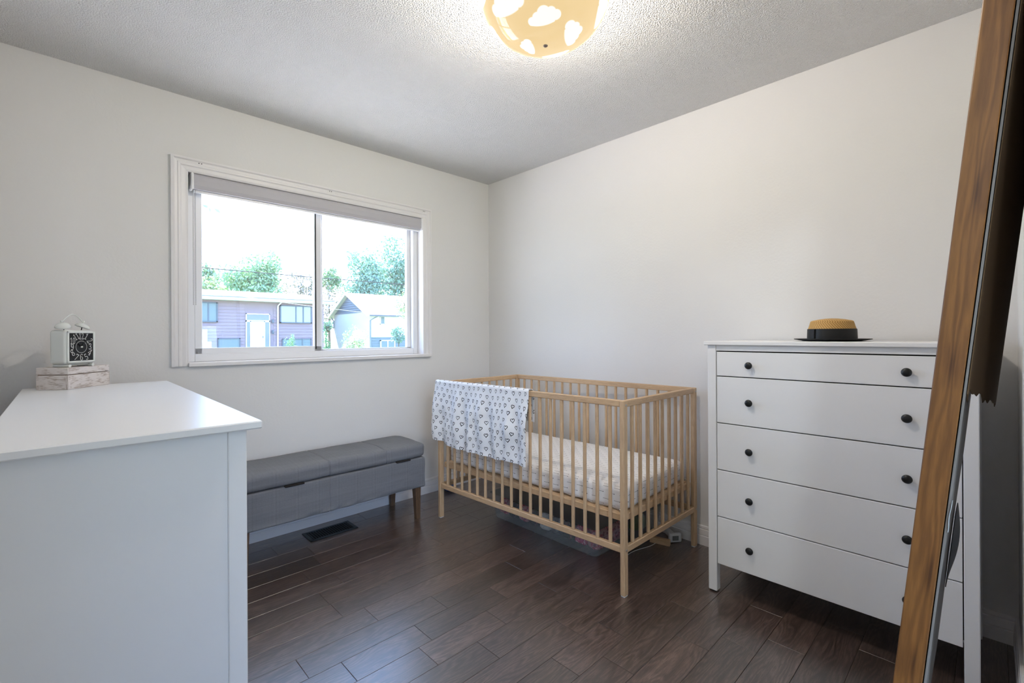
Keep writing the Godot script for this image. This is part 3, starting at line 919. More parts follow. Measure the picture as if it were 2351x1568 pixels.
func build_bench() -> void:
	var x0 := -1.985; var x1 := -0.888; var z0 := 0.022; var z1 := 0.388
	var c := Vector3((x0 + x1) / 2, 0, (z0 + z1) / 2)
	var L := x1 - x0; var D := z1 - z0
	var b := thing("storage_bench", "grey upholstered storage bench with wooden legs under the window", "bench", c)
	var seams := [-1.512 - c.x, -1.165 - c.x]
	var ext := []
	for s in seams: ext.append_array([s - 0.012, s - 0.006, s - 0.0025, s, s + 0.0025, s + 0.006, s + 0.012])
	var nz := noise(3, 4.0, 2)
	var dl := func(p: Vector3, n: Vector3) -> float:
		var g := 0.0
		for s in seams: g -= 0.0045 * exp(-pow((p.x - s) / 0.0035, 2))
		return g + 0.003 * nz.get_noise_2d(p.x, p.z * 2.0 + p.y * 3.0) + (0.008 * cos(p.z / D * PI) if n.y > 0.5 else 0.0)
	var lid := part("lid", rbox(Vector3(L, 0.084, D), 0.026, Vector3i(40, 4, 12), dl, ext), M.grey_cloth, b, Vector3(0, 0.437, 0))
	var db := func(p: Vector3, n: Vector3) -> float:
		var g := 0.0
		for s in [seams[0]]: g -= 0.0025 * exp(-pow((p.x - s) / 0.003, 2))
		return g + 0.0025 * nz.get_noise_2d(p.x + 9.0, p.y * 3.0) + (0.0012 * sin(p.x * 31.0 + 3.0 * sin(p.x * 9.0)) if p.y < -0.085 else 0.0)
	part("body", rbox(Vector3(L - 0.004, 0.190, D - 0.004), 0.010, Vector3i(40, 8, 10), db, ext), M.grey_cloth, b, Vector3(0, 0.297, 0))
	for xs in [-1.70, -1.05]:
		part("finger_gap", box(Vector3(xs - c.x, 0.393, D / 2 - 0.006), Vector3(0.10, 0.009, 0.02), 0.003), M.gap_shade, lid, Vector3(0, -0.437, 0))  # dark box in place of the shaded finger gap below the lid
	for lx in [-1.0, 1.0]:
		for lz in [-1.0, 1.0]:
			var st := mb()
			var t := 0.040; var q := 0.027
			var a := Vector3(lx * (L / 2 - 0.052), 0.206, lz * (D / 2 - 0.030))
			var e := Vector3(lx * (L / 2 - 0.050), 0.0, lz * (D / 2 - 0.024))
			var ring := func(cc: Vector3, w: float): return [cc + Vector3(-w, 0, -w) / 2, cc + Vector3(w, 0, -w) / 2, cc + Vector3(w, 0, w) / 2, cc + Vector3(-w, 0, w) / 2]
			var A: Array = ring.call(a, t); var B: Array = ring.call(e, q)
			for k in 4:
				var k2 := (k + 1) % 4
				var n: Vector3 = (A[k] + A[k2] - a * 2)
				n.y = 0.04 * n.length()
				quad(st, A[k], A[k2], B[k2], B[k], n.normalized(), [Vector2(0, 0), Vector2(0, 0.04), Vector2(0.2, 0.04), Vector2(0.2, 0)])
			quad(st, B[0], B[1], B[2], B[3], Vector3.DOWN)
			quad(st, A[0], A[1], A[2], A[3], Vector3.UP)
			part("leg", st.commit(), M.bench_leg, b)

func build_vent() -> void:
	var v := thing("floor_vent", "dark metal floor register with slats in front of bench", "vent", Vector3(-1.42, 0, 0.165))
	var hx := 0.142; var hz := 0.072
	part("frame", spans([[Vector3(-hx, 0, -hz), Vector3(hx, 0.005, -hz + 0.018)], [Vector3(-hx, 0, hz - 0.018), Vector3(hx, 0.005, hz)], [Vector3(-hx, 0, -hz), Vector3(-hx + 0.02, 0.005, hz)], [Vector3(hx - 0.02, 0, -hz), Vector3(hx, 0.005, hz)]], 0.0018), M.vent, v)
	part("well", span(Vector3(-hx + 0.01, 0.0003, -hz + 0.01), Vector3(hx - 0.01, 0.0008, hz - 0.01), 0), M.black, v)
	var st := mb()
	cbox(st, Vector3.ZERO, Vector3(0.0045, 0.0034, 2 * hz - 0.034), 0.001, Basis(Vector3(0, 0, 1), 0.5))
	var sm := st.commit()
	for k in 17:
		part("slat", sm, M.vent, v, Vector3(lerpf(-hx + 0.028, hx - 0.028, k / 16.0), 0.0028, 0))

func build_lamp() -> void:
	var at := Vector3(-1.318, 2.44, 1.826)
	var l := thing("ceiling_lamp", "round amber glass ceiling lamp with white cloud pattern", "lamp", at)
	var R := 0.236
	# cloud print: u around, v along the meridian from rim (0) to pole (1)
	var w := 1024; var h := 320
	var im := Image.create(w, h, false, Image.FORMAT_RGB8)
	var amber := Color(0.905, 0.790, 0.590)
	im.fill(amber)
	var white := Color(1.0, 0.98, 0.94)
	var dome := func(u: float, t: float) -> Vector3:       # t 0 rim .. 1 pole
		var a := t * PI / 2
		return Vector3(R * cos(a) * cos(u), -0.030 - 0.190 * sin(a), R * cos(a) * sin(u))
	# each cloud: direction round the bowl (degrees), meridian t, length, turn, side of the bumps
	var clouds := [[140.5, 0.680, 0.118, -2.95, 1.0], [65.2, 0.729, 0.125, -0.20, -1.0], [246.4, 0.823, 0.100, 2.97, 1.0], [186.0, 0.44, 0.150, 2.93, 1.0], [57.0, 0.36, 0.13, -0.36, -1.0], [246.0, 0.415, 0.115, -2.97, 1.0], [341.3, 0.725, 0.110, -0.16, -1.0], [112.0, 0.34, 0.13, -0.3, 1.0], [300.0, 0.50, 0.13, 0.2, 1.0], [10.0, 0.36, 0.13, -0.2, -1.0], [215.0, 0.14, 0.12, 2.9, 1.0], [150.0, 0.14, 0.11, 0.1, 1.0], [330.0, 0.2, 0.12, 0.3, 1.0], [85.0, 0.1, 0.1, 0.1, 1.0], [275.0, 0.18, 0.12, 0.2, 1.0]]
	var lobes := [[-0.34, 0.04, 0.14], [-0.17, -0.05, 0.16], [0.02, -0.14, 0.19], [0.22, -0.10, 0.15], [0.34, 0.02, 0.15], [0.1, 0.05, 0.22], [-0.14, 0.08, 0.20]]
	for cl in clouds:
		var uc := deg_to_rad(cl[0])
		var tc: float = cl[1]
		var P: Vector3 = dome.call(uc, tc)
		var eu: Vector3 = (dome.call(uc + 0.01, tc) - dome.call(uc - 0.01, tc)).normalized()
		var ev: Vector3 = (dome.call(uc, tc + 0.005) - dome.call(uc, tc - 0.005)).normalized()
		var ca := cos(cl[3]); var sa := sin(cl[3])
		var ex := eu * ca + ev * sa
		var ey: Vector3 = (ev * ca - eu * sa) * -cl[4]
		var L: float = cl[2]
		for y in h:
			var t := (y + 0.5) / h
			if absf(t - tc) > 0.36: continue
			for x in w:
				var d: Vector3 = dome.call(TAU * (x + 0.5) / w, t) - P
				if absf(d.x) > L * 0.75 or absf(d.z) > L * 0.75: continue
				var q := Vector2(d.dot(ex), d.dot(ey)) / L
				var f := -1.0
				for lb in lobes: f = maxf(f, lb[2] - q.distance_to(Vector2(lb[0], lb[1])))
				f = minf(f, 0.22 - q.y - q.x * q.x * 0.4)
				if f > -0.012: im.set_pixel(x, y, im.get_pixel(x, y).lerp(white, clampf(f / 0.024 + 0.5, 0, 1)))
	var tx := tex(im)
	var m := mat(Color(0.55, 0.55, 0.55), 0.06)
	m.albedo_texture = tx
	m.emission_enabled = true
	m.emission = Color(1, 1, 1)
	m.emission_texture = tx
	m.emission_operator = BaseMaterial3D.EMISSION_OP_MULTIPLY
	m.emission_energy_multiplier = 0.68
	var st := mb()
	var nu := 72; var nt := 24
	for i in nu:
		for j in nt:
			var q := []
			for k in [[0, 0], [1, 0], [1, 1], [0, 1]]:
				var u: float = TAU * (i + k[0]) / nu
				var t := float(j + k[1]) / nt
				var p: Vector3 = dome.call(u, t)
				var n := Vector3(p.x / (R * R), (p.y + 0.03) / (0.19 * 0.19), p.z / (R * R)).normalized()
				q.append([p, n, Vector2(float(i + k[0]) / nu, t)])
			for f in [[0, 1, 2], [0, 2, 3]]:
				var A: Vector3 = q[f[0]][0]; var B: Vector3 = q[f[1]][0]; var C: Vector3 = q[f[2]][0]
				if (B - A).cross(C - A).length() < 1e-10: continue
				var o: Array = f if (B - A).cross(C - A).dot(q[f[0]][1]) < 0 else [f[0], f[2], f[1]]
				for v in o:
					st.set_normal(q[v][1]); st.set_uv(q[v][2]); st.add_vertex(q[v][0])
	part("glass_bowl", st.commit(), m, l)
	part("finial", lathe([Vector2(0.0, -0.2245), Vector2(0.006, -0.2235), Vector2(0.0085, -0.221), Vector2(0.009, -0.216)], 14), mat(Color(0.62, 0.56, 0.53), 0.4, 0.6), l)
	part("mount", lathe([Vector2(0.0, -0.022), Vector2(0.11, -0.022), Vector2(0.115, -0.018), Vector2(0.115, 0.0)], 32), M.vinyl, l)
	var o := OmniLight3D.new()
	o.name = "lamp_light"
	o.light_color = Color(1.0, 0.965, 0.915)
	o.light_energy = 0.58
	o.light_size = 0.05
	o.omni_range = 12.0
	o.omni_attenuation = 2.0
	o.shadow_enabled = true
	l.add_child(o)
	o.position = Vector3(0, -0.080, 0)

func build_floor_mirror() -> void:
	var xm := -1.55; var w := 0.44; var Lh := 2.05; var dep := 0.036
	# leans back against the wall: bottom front edge at z = 2.764
	var lean := atan(0.101)
	var g := thing("floor_mirror", "tall leaning mirror in thick walnut frame with torn kraft paper back", "mirror", Vector3(xm, 0, 2.764))
	g.rotation.x = lean           # local y runs up the mirror, local z back to the wall
	g.position.y = dep * sin(lean)
	var fw := 0.032
	var stile := func(x: float):
		var st := mb()
		var hx := fw / 2
		var hs := Vector3(fw, Lh, dep)
		cbox(st, Vector3(x, Lh / 2, dep / 2), hs, 0.0015)
		# relay uv: across and along the board
		var arr := st.commit().surface_get_arrays(0)
		var uv := PackedVector2Array()
		var vs: PackedVector3Array = arr[Mesh.ARRAY_VERTEX]
		var ns: PackedVector3Array = arr[Mesh.ARRAY_NORMAL]
		for k in vs.size():
			var across := vs[k].z / dep if absf(ns[k].x) > 0.6 else (vs[k].x - x) / fw + 0.5
			uv.append(Vector2(clampf(across, 0.01, 0.99), 1.0 - vs[k].y / Lh * 0.98))
		arr[Mesh.ARRAY_TEX_UV] = uv
		var am := ArrayMesh.new()
		am.add_surface_from_arrays(Mesh.PRIMITIVE_TRIANGLES, arr)
		part("stile", am, M.walnut, g)
	stile.call(fw / 2)
	stile.call(w - fw / 2)
	for y in [fw / 2, Lh - fw / 2]:
		part("rail", box(Vector3(w / 2, y, dep / 2), Vector3(w - 2 * fw, fw, dep - 0.002), 0.0015), M.bench_leg, g)
	part("mirror_glass", span(Vector3(fw - 0.004, fw - 0.004, 0.008), Vector3(w - fw + 0.004, Lh - fw + 0.004, 0.012), 0), M.mirror, g)
	part("backing_board", sheet(3, 40, func(u: float, v: float): return Vector3(lerpf(0.004, w - 0.004, u), lerpf(0.01, Lh - 0.01, v), dep + 0.003 + 0.003 * sin(v * 31.0) * sin(u * 3.0)), func(u: float, v: float): return Vector2(u, v), 0.003), M.board, g)
	# loose kraft paper bulging off the upper half, its lower edge torn
	var nt := noise(23, 1.0, 2)
	part("torn_paper", sheet(24, 60, func(u: float, v: float):
		var y0 := 1.035 + 0.022 * nt.get_noise_1d(u * 22.0) + 0.05 * (1.0 - u)
		var y := lerpf(y0, Lh - 0.03, v)
		var bulge := 0.036 * smoothstep(0.0, 0.75, u) * smoothstep(0.0, 0.3, 1.0 - v)
		return Vector3(lerpf(0.012, w - 0.012, u), y, dep + 0.006 + bulge), func(u: float, v: float): return Vector2(u, v), 0.0012), M.kraft, g)
	part("paper_flap", sheet(6, 16, func(u: float, v: float): return Vector3(lerpf(w - 0.09, w - 0.02, u), lerpf(0.63, 0.80, v), dep + 0.007 + 0.010 * u * sin(PI * v)), func(u: float, v: float): return Vector2(u, v), 0.0015), M.gasket, g)
	for s in [[0.42, 0.10], [0.86, 0.05]]:
		part("tape", sheet(3, 8, func(u: float, v: float): return Vector3(lerpf(0.002, 0.016, u), s[0] + s[1] * v, dep + 0.0052 + 0.0006 * sin(v * 7.0 + s[0] * 9.0)), func(u: float, v: float): return Vector2(u, v), 0.001), M.tape, g)
	var hook := part("hanger", lathe([Vector2(0, 0.02), Vector2(0.007, 0.018), Vector2(0.009, 0.01), Vector2(0.006, 0.0)], 10), M.black, g, Vector3(w - 0.03, 1.62, dep + 0.012))
	hook.rotation.x = PI / 2

# ------------------------------------------------------------------ small things
func build_small() -> void:
	# whitewashed wooden box on the low dresser
	var e0 := Vector3(-2.655, 0.962, 0.239); var e1 := Vector3(-2.561, 0.962, 0.316); var e2 := Vector3(-2.424, 0.962, 0.144)
	var bx := (e2 - e1); var W := bx.length()
	var D := (e0 - e1).length()
	var ctr := (e0 + e2) / 2
	var turn := atan2(-bx.z, bx.x)
	var b := thing("wooden_box", "whitewashed wooden lidded box under the alarm clock", "box", ctr, turn)
	part("body", span(Vector3(-W / 2, 0, -D / 2), Vector3(W / 2, 0.059, D / 2), 0.002), M.washed, b)
	part("inner_tray", span(Vector3(-W / 2 + 0.004, 0.050, -D / 2 + 0.004), Vector3(W / 2 - 0.004, 0.064, D / 2 - 0.004), 0), M.bench_leg, b)
	part("lid", span(Vector3(-W / 2, 0.062, -D / 2), Vector3(W / 2, 0.090, D / 2), 0.002), M.washed, b)
	for sx in [-1.0, 1.0]:
		part("corner_strip", span(Vector3(sx * W / 2 - 0.001, 0.001, D / 2 - 0.008), Vector3(sx * W / 2 + 0.001, 0.0595, D / 2 + 0.0006), 0), M.washed, b)
	# alarm clock
	var c := thing("alarm_clock", "white square twin-bell alarm clock with black dial", "clock", Vector3(-2.545, 1.052, 0.228), deg_to_rad(43.0))
	var cw := 0.130; var chh := 0.142; var cd := 0.073; var y0 := 0.013
	part("case", rbox(Vector3(cw, chh, cd), 0.012, Vector3i(4, 4, 4)), M.enamel, c, Vector3(0, y0 + chh / 2, 0))
	var bez := part("bezel", spans([[Vector3(-0.060, 0.005 + y0, 0), Vector3(-0.052, y0 + chh - 0.005, 0.006)], [Vector3(0.052, 0.005 + y0, 0), Vector3(0.060, y0 + chh - 0.005, 0.006)], [Vector3(-0.060, 0.005 + y0, 0), Vector3(0.060, y0 + 0.013, 0.006)], [Vector3(-0.060, y0 + chh - 0.013, 0), Vector3(0.060, y0 + chh - 0.005, 0.006)]], 0.002), M.enamel, c, Vector3(0, 0, cd / 2 - 0.001))
	var dial := part("dial", box(Vector3(0, y0 + chh / 2, cd / 2 + 0.0006), Vector3(0.106, 0.118, 0.002), 0), M.dial, c)
	var font := SystemFont.new()
	font.font_names = PackedStringArray(["Droid Serif"])
	var cy := y0 + chh / 2
	for k in range(1, 13):
		var a := TAU * k / 12.0
		var tm := TextMesh.new()
		tm.text = str(k)
		tm.font = font
		tm.font_size = 64
		tm.pixel_size = 0.00050
		tm.depth = 0.0004
		var p := part("numeral", tm, M.print_grey, dial)
		var dx := sin(a); var dy := cos(a)
		var k2 := 1.0 / maxf(absf(dx), absf(dy))
		var rr := lerpf(1.0, k2, 0.75)
		p.position = Vector3(dx * rr * 0.0385, cy + dy * rr * 0.0445, cd / 2 + 0.0019)
		p.rotation.z = -a if (k >= 11 or k <= 2) else 0.0 if k in [3, 6, 9] else -a + PI if k in [5, 7] else (-a + PI / 2 if k == 4 else -a - PI / 2 if k == 8 else 0.0)
		p.scale = Vector3(0.62 if k >= 10 else 0.8, 1.15, 1.0)
	var ring := mb()
	for k in 48:
		var a0 := TAU * k / 48; var a1 := TAU * (k + 0.62) / 48
		var f := func(a: float, r: float): return Vector3(sin(a) * r * 0.95, cy + cos(a) * r, cd / 2 + 0.002)
		quad(ring, f.call(a0, 0.0235), f.call(a1, 0.0235), f.call(a1, 0.0260), f.call(a0, 0.0260), Vector3(0, 0, 1))
	part("minute_track", ring.commit(), M.print_grey, dial)
	part("hub", lathe([Vector2(0, 0.005), Vector2(0.003, 0.0045), Vector2(0.0035, 0)], 10), M.enamel, dial, Vector3(0, cy, cd / 2 + 0.002)).rotation.x = PI / 2
	for hd in [[0.6, 0.036, 0.0022], [-0.75, 0.024, 0.003]]:
		var hm := part("hand", span(Vector3(-hd[2] / 2, -0.004, 0), Vector3(hd[2] / 2, hd[1], 0.0006), 0), M.black, dial, Vector3(0, cy, cd / 2 + 0.0035))
		hm.rotation.z = -hd[0]
	var bell := []
	for k in 9: bell.append(Vector2(0.026 * cos(k / 8.0 * PI / 2), 0.019 * sin(k / 8.0 * PI / 2)))
	bell.reverse()
	bell.append(Vector2(0.0235, 0.001))
	bell.append(Vector2(0.0, 0.004))
	for s in [-1.0, 1.0]:
		var bp := part("bell", lathe(bell, 24), M.enamel, c, Vector3(s * 0.041, y0 + chh + 0.012, 0.0))
		bp.rotation = Vector3(0.25, 0, -s * 0.28)
		part("bell_hollow", lathe([Vector2(0.022, 0.0), Vector2(0.022, -0.0006), Vector2(0, -0.0006)], 20), M.bell_inside, bp)
		part("post", tube([Vector3(s * 0.036, y0 + chh - 0.003, 0), Vector3(s * 0.041, y0 + chh + 0.016, 0)], 0.002, 8), M.gasket, c)
		part("finial", lathe([Vector2(0, 0.012), Vector2(0.004, 0.010), Vector2(0.005, 0.006), Vector2(0.002, 0.002), Vector2(0.003, 0)], 12), M.enamel, c, Vector3(s * 0.047, y0 + chh + 0.030, 0))
	var hp := []
	for k in 21:
		var t := k / 20.0
		hp.append(Vector3(lerpf(-0.047, 0.047, t), y0 + chh + 0.031 + 0.036 * sin(PI * t) - 0.003 * sin(PI * t * 2) * 0, 0))
	part("handle", tube(hp, 0.0024, 8), M.enamel, c)
	for s in [-1.0, 1.0]:
		part("foot", tube([Vector3(s * 0.050, 0.0065, -0.030), Vector3(s * 0.050, 0.0065, 0.034), Vector3(s * 0.050, 0.0065, 0.040)], 0.0060, 10, 0.0065), M.enamel, c)
	part("foot_bar", tube([Vector3(-0.050, 0.010, 0.020), Vector3(0.050, 0.010, 0.020)], 0.003, 8), M.enamel, c)
	# boater hat on the tall dresser
	var hat := thing("straw_hat", "straw boater hat with black ribbon and dark brim", "hat", Vector3(-0.225, 1.144, 2.468))
	var cr := []
	for k in 17:
		var t := k / 16.0
		cr.append(Vector2(lerpf(0.0858, 0.0765, t) + 0.0011 * cos(k * PI), lerpf(0.050, 0.082, t)))
	cr.append_array([Vector2(0.0715, 0.0868), Vector2(0.064, 0.0885), Vector2(0.045, 0.0925), Vector2(0.022, 0.0955), Vector2(0.0, 0.0965)])
	part("crown", lathe(cr, 56), M.straw, hat)
	part("ribbon", lathe([Vector2(0.0885, 0.0095), Vector2(0.0893, 0.011), Vector2(0.0880, 0.0505), Vector2(0.0868, 0.052), Vector2(0.084, 0.052)], 56), M.ribbon, hat)
	var bow := part("bow", box(Vector3(-0.0895, 0.031, 0.010), Vector3(0.004, 0.040, 0.022), 0.0015), M.ribbon, hat)
	bow.rotation.y = deg_to_rad(-42)
	part("brim", lathe([Vector2(0.080, 0.0100), Vector2(0.100, 0.0085), Vector2(0.120, 0.0085), Vector2(0.137, 0.0108), Vector2(0.1385, 0.0095), Vector2(0.136, 0.0075), Vector2(0.118, 0.0035), Vector2(0.100, 0.0005), Vector2(0.080, 0.0)], 56), M.ribbon, hat)
	# things under the crib
	bin(Vector3(-0.565, 0, 0.690), Vector3(-0.255, 0, 1.490), 0.150, "clear plastic storage bin of folded clothes under crib")
	bin(Vector3(-0.205, 0, 1.060), Vector3(-0.045, 0, 1.560), 0.165, "small clear plastic bin with green cloth behind larger bin")
	rng.seed = 5
	var prints := [
		floral_image(1, Color(0.75, 0.52, 0.55), [Color(0.78, 0.28, 0.38), Color(0.85, 0.6, 0.62), Color(0.55, 0.2, 0.3)]),
		floral_image(2, Color(0.82, 0.83, 0.82), [Color(0.9, 0.9, 0.9), Color(0.72, 0.74, 0.74)]),
		floral_image(3, Color(0.12, 0.13, 0.15), [Color(0.16, 0.19, 0.2), Color(0.45, 0.3, 0.32), Color(0.3, 0.32, 0.22)]),
		floral_image(4, Color(0.80, 0.35, 0.50), [Color(0.9, 0.45, 0.6), Color(0.75, 0.25, 0.4), Color(0.92, 0.75, 0.78)]),
		floral_image(6, Color(0.40, 0.42, 0.46), [Color(0.55, 0.58, 0.6), Color(0.3, 0.32, 0.36)]),
	]
	var pm := []
	for p in prints:
		var m := mat(Color(1, 1, 1), 0.9, 0, 0.2)
		m.albedo_texture = p
		m.uv1_scale = Vector3(9, 9, 1)
		pm.append(m)
	rng.seed = 91
	var what := ["pink floral", "white cotton", "black printed", "bright pink", "grey knitted"]
	var lay := [[0, 0.745, 0.05], [2, 0.833, 0.045], [0, 0.921, 0.055], [2, 1.009, 0.045], [1, 1.097, 0.055], [4, 1.185, 0.05], [2, 1.273, 0.05], [3, 1.361, 0.05], [0, 1.445, 0.05]]
	var where := ["at the wall end of the bin", "beside the first pink bundle", "next to the black bundle", "before the white bundle", "in the middle of the bin", "after the white bundle", "beside the grey bundle", "near the crib's front post", "in the corner by the front post"]
	var li := 0
	for a in lay:
		var k: int = a[0]
		var nz := noise(100 + int(a[1] * 1000), 12.0, 3)
		var d := func(p: Vector3, n: Vector3) -> float: return 0.008 * nz.get_noise_3d(p.x, p.y * 1.6, p.z) + 0.003 * sin(p.y * 120.0 + p.z * 20.0)
		var g := part("folded_clothes", rbox(Vector3(0.250, 0.104, 0.074), 0.022, Vector3i(7, 5, 6), d), pm[k], null, Vector3(-0.412, 0.074, a[1]))
		tag(g, what[k] + " clothing bundle in the clear bin, " + where[li], "clothes", "folded clothes in the storage bin")
		li += 1
	var nz2 := noise(300, 9.0, 3)
	var gm := mat(Color(0.33, 0.45, 0.12), 0.9)
	var gc := part("green_cloth", rbox(Vector3(0.105, 0.10, 0.22), 0.03, Vector3i(5, 5, 8), func(p: Vector3, n: Vector3) -> float: return 0.014 * nz2.get_noise_3d(p.x, p.y, p.z)), gm, null, Vector3(-0.125, 0.065, 1.40))
	tag(gc, "crumpled green cloth inside the small clear bin", "cloth")
	var wb := part("wood_block", box(Vector3(0, 0.016, 0), Vector3(0.026, 0.032, 0.11), 0.002), M.beech, null, Vector3(-0.165, 0, 1.640))
	wb.rotation.y = 0.25
	tag(wb, "short loose wooden batten on floor behind crib slats", "wood")
	var bm := thing("baby_monitor", "white baby monitor with grey screen lying behind crib leg", "monitor", Vector3(-0.090, 0, 1.690), deg_to_rad(-38))
	var st := rbox(Vector3(0.076, 0.052, 0.026), 0.011, Vector3i(3, 3, 2))
	part("body", st, M.white_plastic, bm, Vector3(0, 0.0275, 0))
	part("screen", box(Vector3(-0.002, 0.028, 0.0135), Vector3(0.036, 0.026, 0.0015), 0.0005), M.screen, bm)
	part("stand", rbox(Vector3(0.036, 0.034, 0.070), 0.014, Vector3i(2, 2, 3)), M.white_plastic, bm, Vector3(-0.012, 0.036, -0.044))
	var cb := []
	for k in 24:
		var t := k / 23.0
		cb.append(Vector3(-0.135 - 0.30 * t, 0.003, 1.615 - 0.02 * t + 0.012 * sin(t * 6.0)))
	tag(part("white_cable", tube(cb, 0.0018, 6), M.white_plastic), "thin white cable lying on the floor under crib", "cable")
	var bc := part("blue_cloth", rbox(Vector3(0.08, 0.045, 0.06), 0.016, Vector3i(3, 3, 3)), mat(Color(0.22, 0.30, 0.45), 0.9), null, Vector3(-0.470, 0.0235, 0.075))
	tag(bc, "small folded blue cloth on floor against the baseboard behind the crib", "cloth")

func bin(a: Vector3, b: Vector3, h: float, label: String) -> void:
	var c := (a + b) / 2
	var t := thing("storage_bin", label, "bin", Vector3(c.x, 0, c.z), 0, "bins under the crib")
	var hx := (b.x - a.x) / 2; var hz := (b.z - a.z) / 2
	var fl := 0.022
	var st := mb()
	var ring := func(y: float, g: float) -> Array:
		var out := []
		var r := 0.03
		for q in [[1, 1, 0.0], [-1, 1, PI / 2], [-1, -1, PI], [1, -1, PI * 1.5]]:
			for k in 5:
				var an: float = q[2] + PI / 2 * k / 4.0
				out.append(Vector3(q[0] * (hx + g - r) + r * cos(an), y, q[1] * (hz + g - r) + r * sin(an)))
		return out
	var wall := func(r0: Array, r1: Array):
		for k in r0.size():
			var k2 := (k + 1) % r0.size()
			var n: Vector3 = Vector3(r0[k].x + r0[k2].x, 0, r0[k].z + r0[k2].z)
			var edge: Vector3 = (r0[k2] - r0[k])
			n = Vector3(edge.z, 0, -edge.x).normalized() * signf(Vector3(edge.z, 0, -edge.x).dot(n))
			quad(st, r0[k], r0[k2], r1[k2], r1[k], n)
	var r0: Array = ring.call(0.0, 0.0); var r1: Array = ring.call(h, fl); var r2: Array = ring.call(h, fl - 0.003); var r3: Array = ring.call(0.003, -0.003)
	wall.call(r0, r1); wall.call(r2, r3)
	for k in range(1, r0.size() - 1):
		tri(st, r0[0], r0[k], r0[k + 1], Vector3.DOWN)
		tri(st, r3[0], r3[k], r3[k + 1], Vector3.UP)
	part("tub", st.commit(), M.clear_plastic, t)
	st = mb()
	var l0: Array = ring.call(h - 0.006, fl + 0.006); var l1: Array = ring.call(h + 0.008, fl + 0.006); var l2: Array = ring.call(h + 0.010, fl - 0.006); var l3: Array = ring.call(h + 0.004, fl - 0.018)
	wall.call(l0, l1)
	for pr in [[l1, l2], [l2, l3]]:
		for k in l0.size():
			var k2: int = (k + 1) % l0.size()
			quad(st, pr[0][k], pr[0][k2], pr[1][k2], pr[1][k], Vector3.UP)
	for k in range(1, l3.size() - 1): tri(st, l3[0], l3[k], l3[k + 1], Vector3.UP)
	part("lid", st.commit(), M.smoke_plastic, t)

# ------------------------------------------------------------------ out of doors
func siding(st: SurfaceTool, x0: float, x1: float, y0: float, y1: float, z: float, pitch: float) -> void:
	var y := y0
	while y < y1 - 0.01:
		var t := minf(y + pitch, y1)
		quad(st, Vector3(x0, y, z + 0.035), Vector3(x1, y, z + 0.035), Vector3(x1, t, z + 0.004), Vector3(x0, t, z + 0.004), Vector3(0, 0.12, 1).normalized())
		quad(st, Vector3(x0, y, z), Vector3(x1, y, z), Vector3(x1, y, z + 0.035), Vector3(x0, y, z + 0.035), Vector3.DOWN)
		y = t

func house_window(parent: Node, x0: float, x1: float, y0: float, y1: float, z: float, cuts: Array, glass: Material, frame: Material, fw := 0.06) -> void:
	var list := [[Vector3(x0, y0, z), Vector3(x0 + fw, y1, z + 0.09)], [Vector3(x1 - fw, y0, z), Vector3(x1, y1, z + 0.09)], [Vector3(x0, y0, z), Vector3(x1, y0 + fw, z + 0.09)], [Vector3(x0, y1 - fw, z), Vector3(x1, y1, z + 0.09)]]
	for c in cuts: list.append([Vector3(c - fw / 2, y0, z), Vector3(c + fw / 2, y1, z + 0.085)])
	var wdw := part("window", spans(list), frame, parent)
	var xs: Array = [x0]
	xs.append_array(cuts); xs.append(x1)
	for i in xs.size() - 1:
		part("pane", span(Vector3(xs[i] + fw * 0.4, y0 + fw * 0.5, z + 0.03), Vector3(xs[i + 1] - fw * 0.4, y1 - fw * 0.5, z + 0.06), 0), glass, wdw)

func leaf_tree(called: String, label: String, at: Vector3, trunk: float, rad: Vector3, n: int, size: float, kind: int, seed_: int, cat := "tree", clumps := 26) -> void:
	rng.seed = seed_
	var t := thing(called, label, cat, at)
	var st := mb()
	var cl := []
	for k in clumps:
		var d := Vector3(rng.randfn(), rng.randfn(), rng.randfn()).normalized() * pow(rng.randf(), 0.45)
		cl.append([d * 0.78, rng.randf_range(0.24, 0.42)])
	for k in n:
		var c: Array = cl[rng.randi() % cl.size()]
		var d := Vector3(rng.randfn(), rng.randfn(), rng.randfn()).normalized() * pow(rng.randf(), 0.35)
		var p: Vector3 = (c[0] + d * c[1]) * rad + Vector3(0, trunk + rad.y, 0)
		var x := Vector3(rng.randfn(), rng.randfn(), rng.randfn()).normalized()
		var nn := (x.cross(Vector3(rng.randfn(), rng.randfn(), rng.randfn()))).normalized()
		var y := nn.cross(x)
		var s := size * rng.randf_range(0.6, 1.3)
		var b := rng.randf_range(0.6, 1.25)
		st.set_color(Color(b * rng.randf_range(0.9, 1.1), b, b * rng.randf_range(0.85, 1.1)))
		quad(st, p - x * s, p - y * s * 0.45, p + x * s, p + y * s * 0.45, nn)
	part("foliage", st.commit(), M.leaf[kind], t)
	var br := mb()
	add_tube(br, [Vector3(0, 0, 0), Vector3(0.05, trunk * 0.6, 0.03), Vector3(0, trunk + rad.y * 1.2, 0)], maxf(0.03, rad.x * 0.07), 8, 0.03)
	for k in 5:
		var a := TAU * k / 5.0 + rng.randf()
		add_tube(br, [Vector3(0, trunk + rad.y * 0.4, 0), Vector3(cos(a) * rad.x * 0.5, trunk + rad.y * 1.1, sin(a) * rad.z * 0.5)], maxf(0.02, rad.x * 0.03), 6, 0.015)
	part("trunk", br.commit(), M.bark, t)

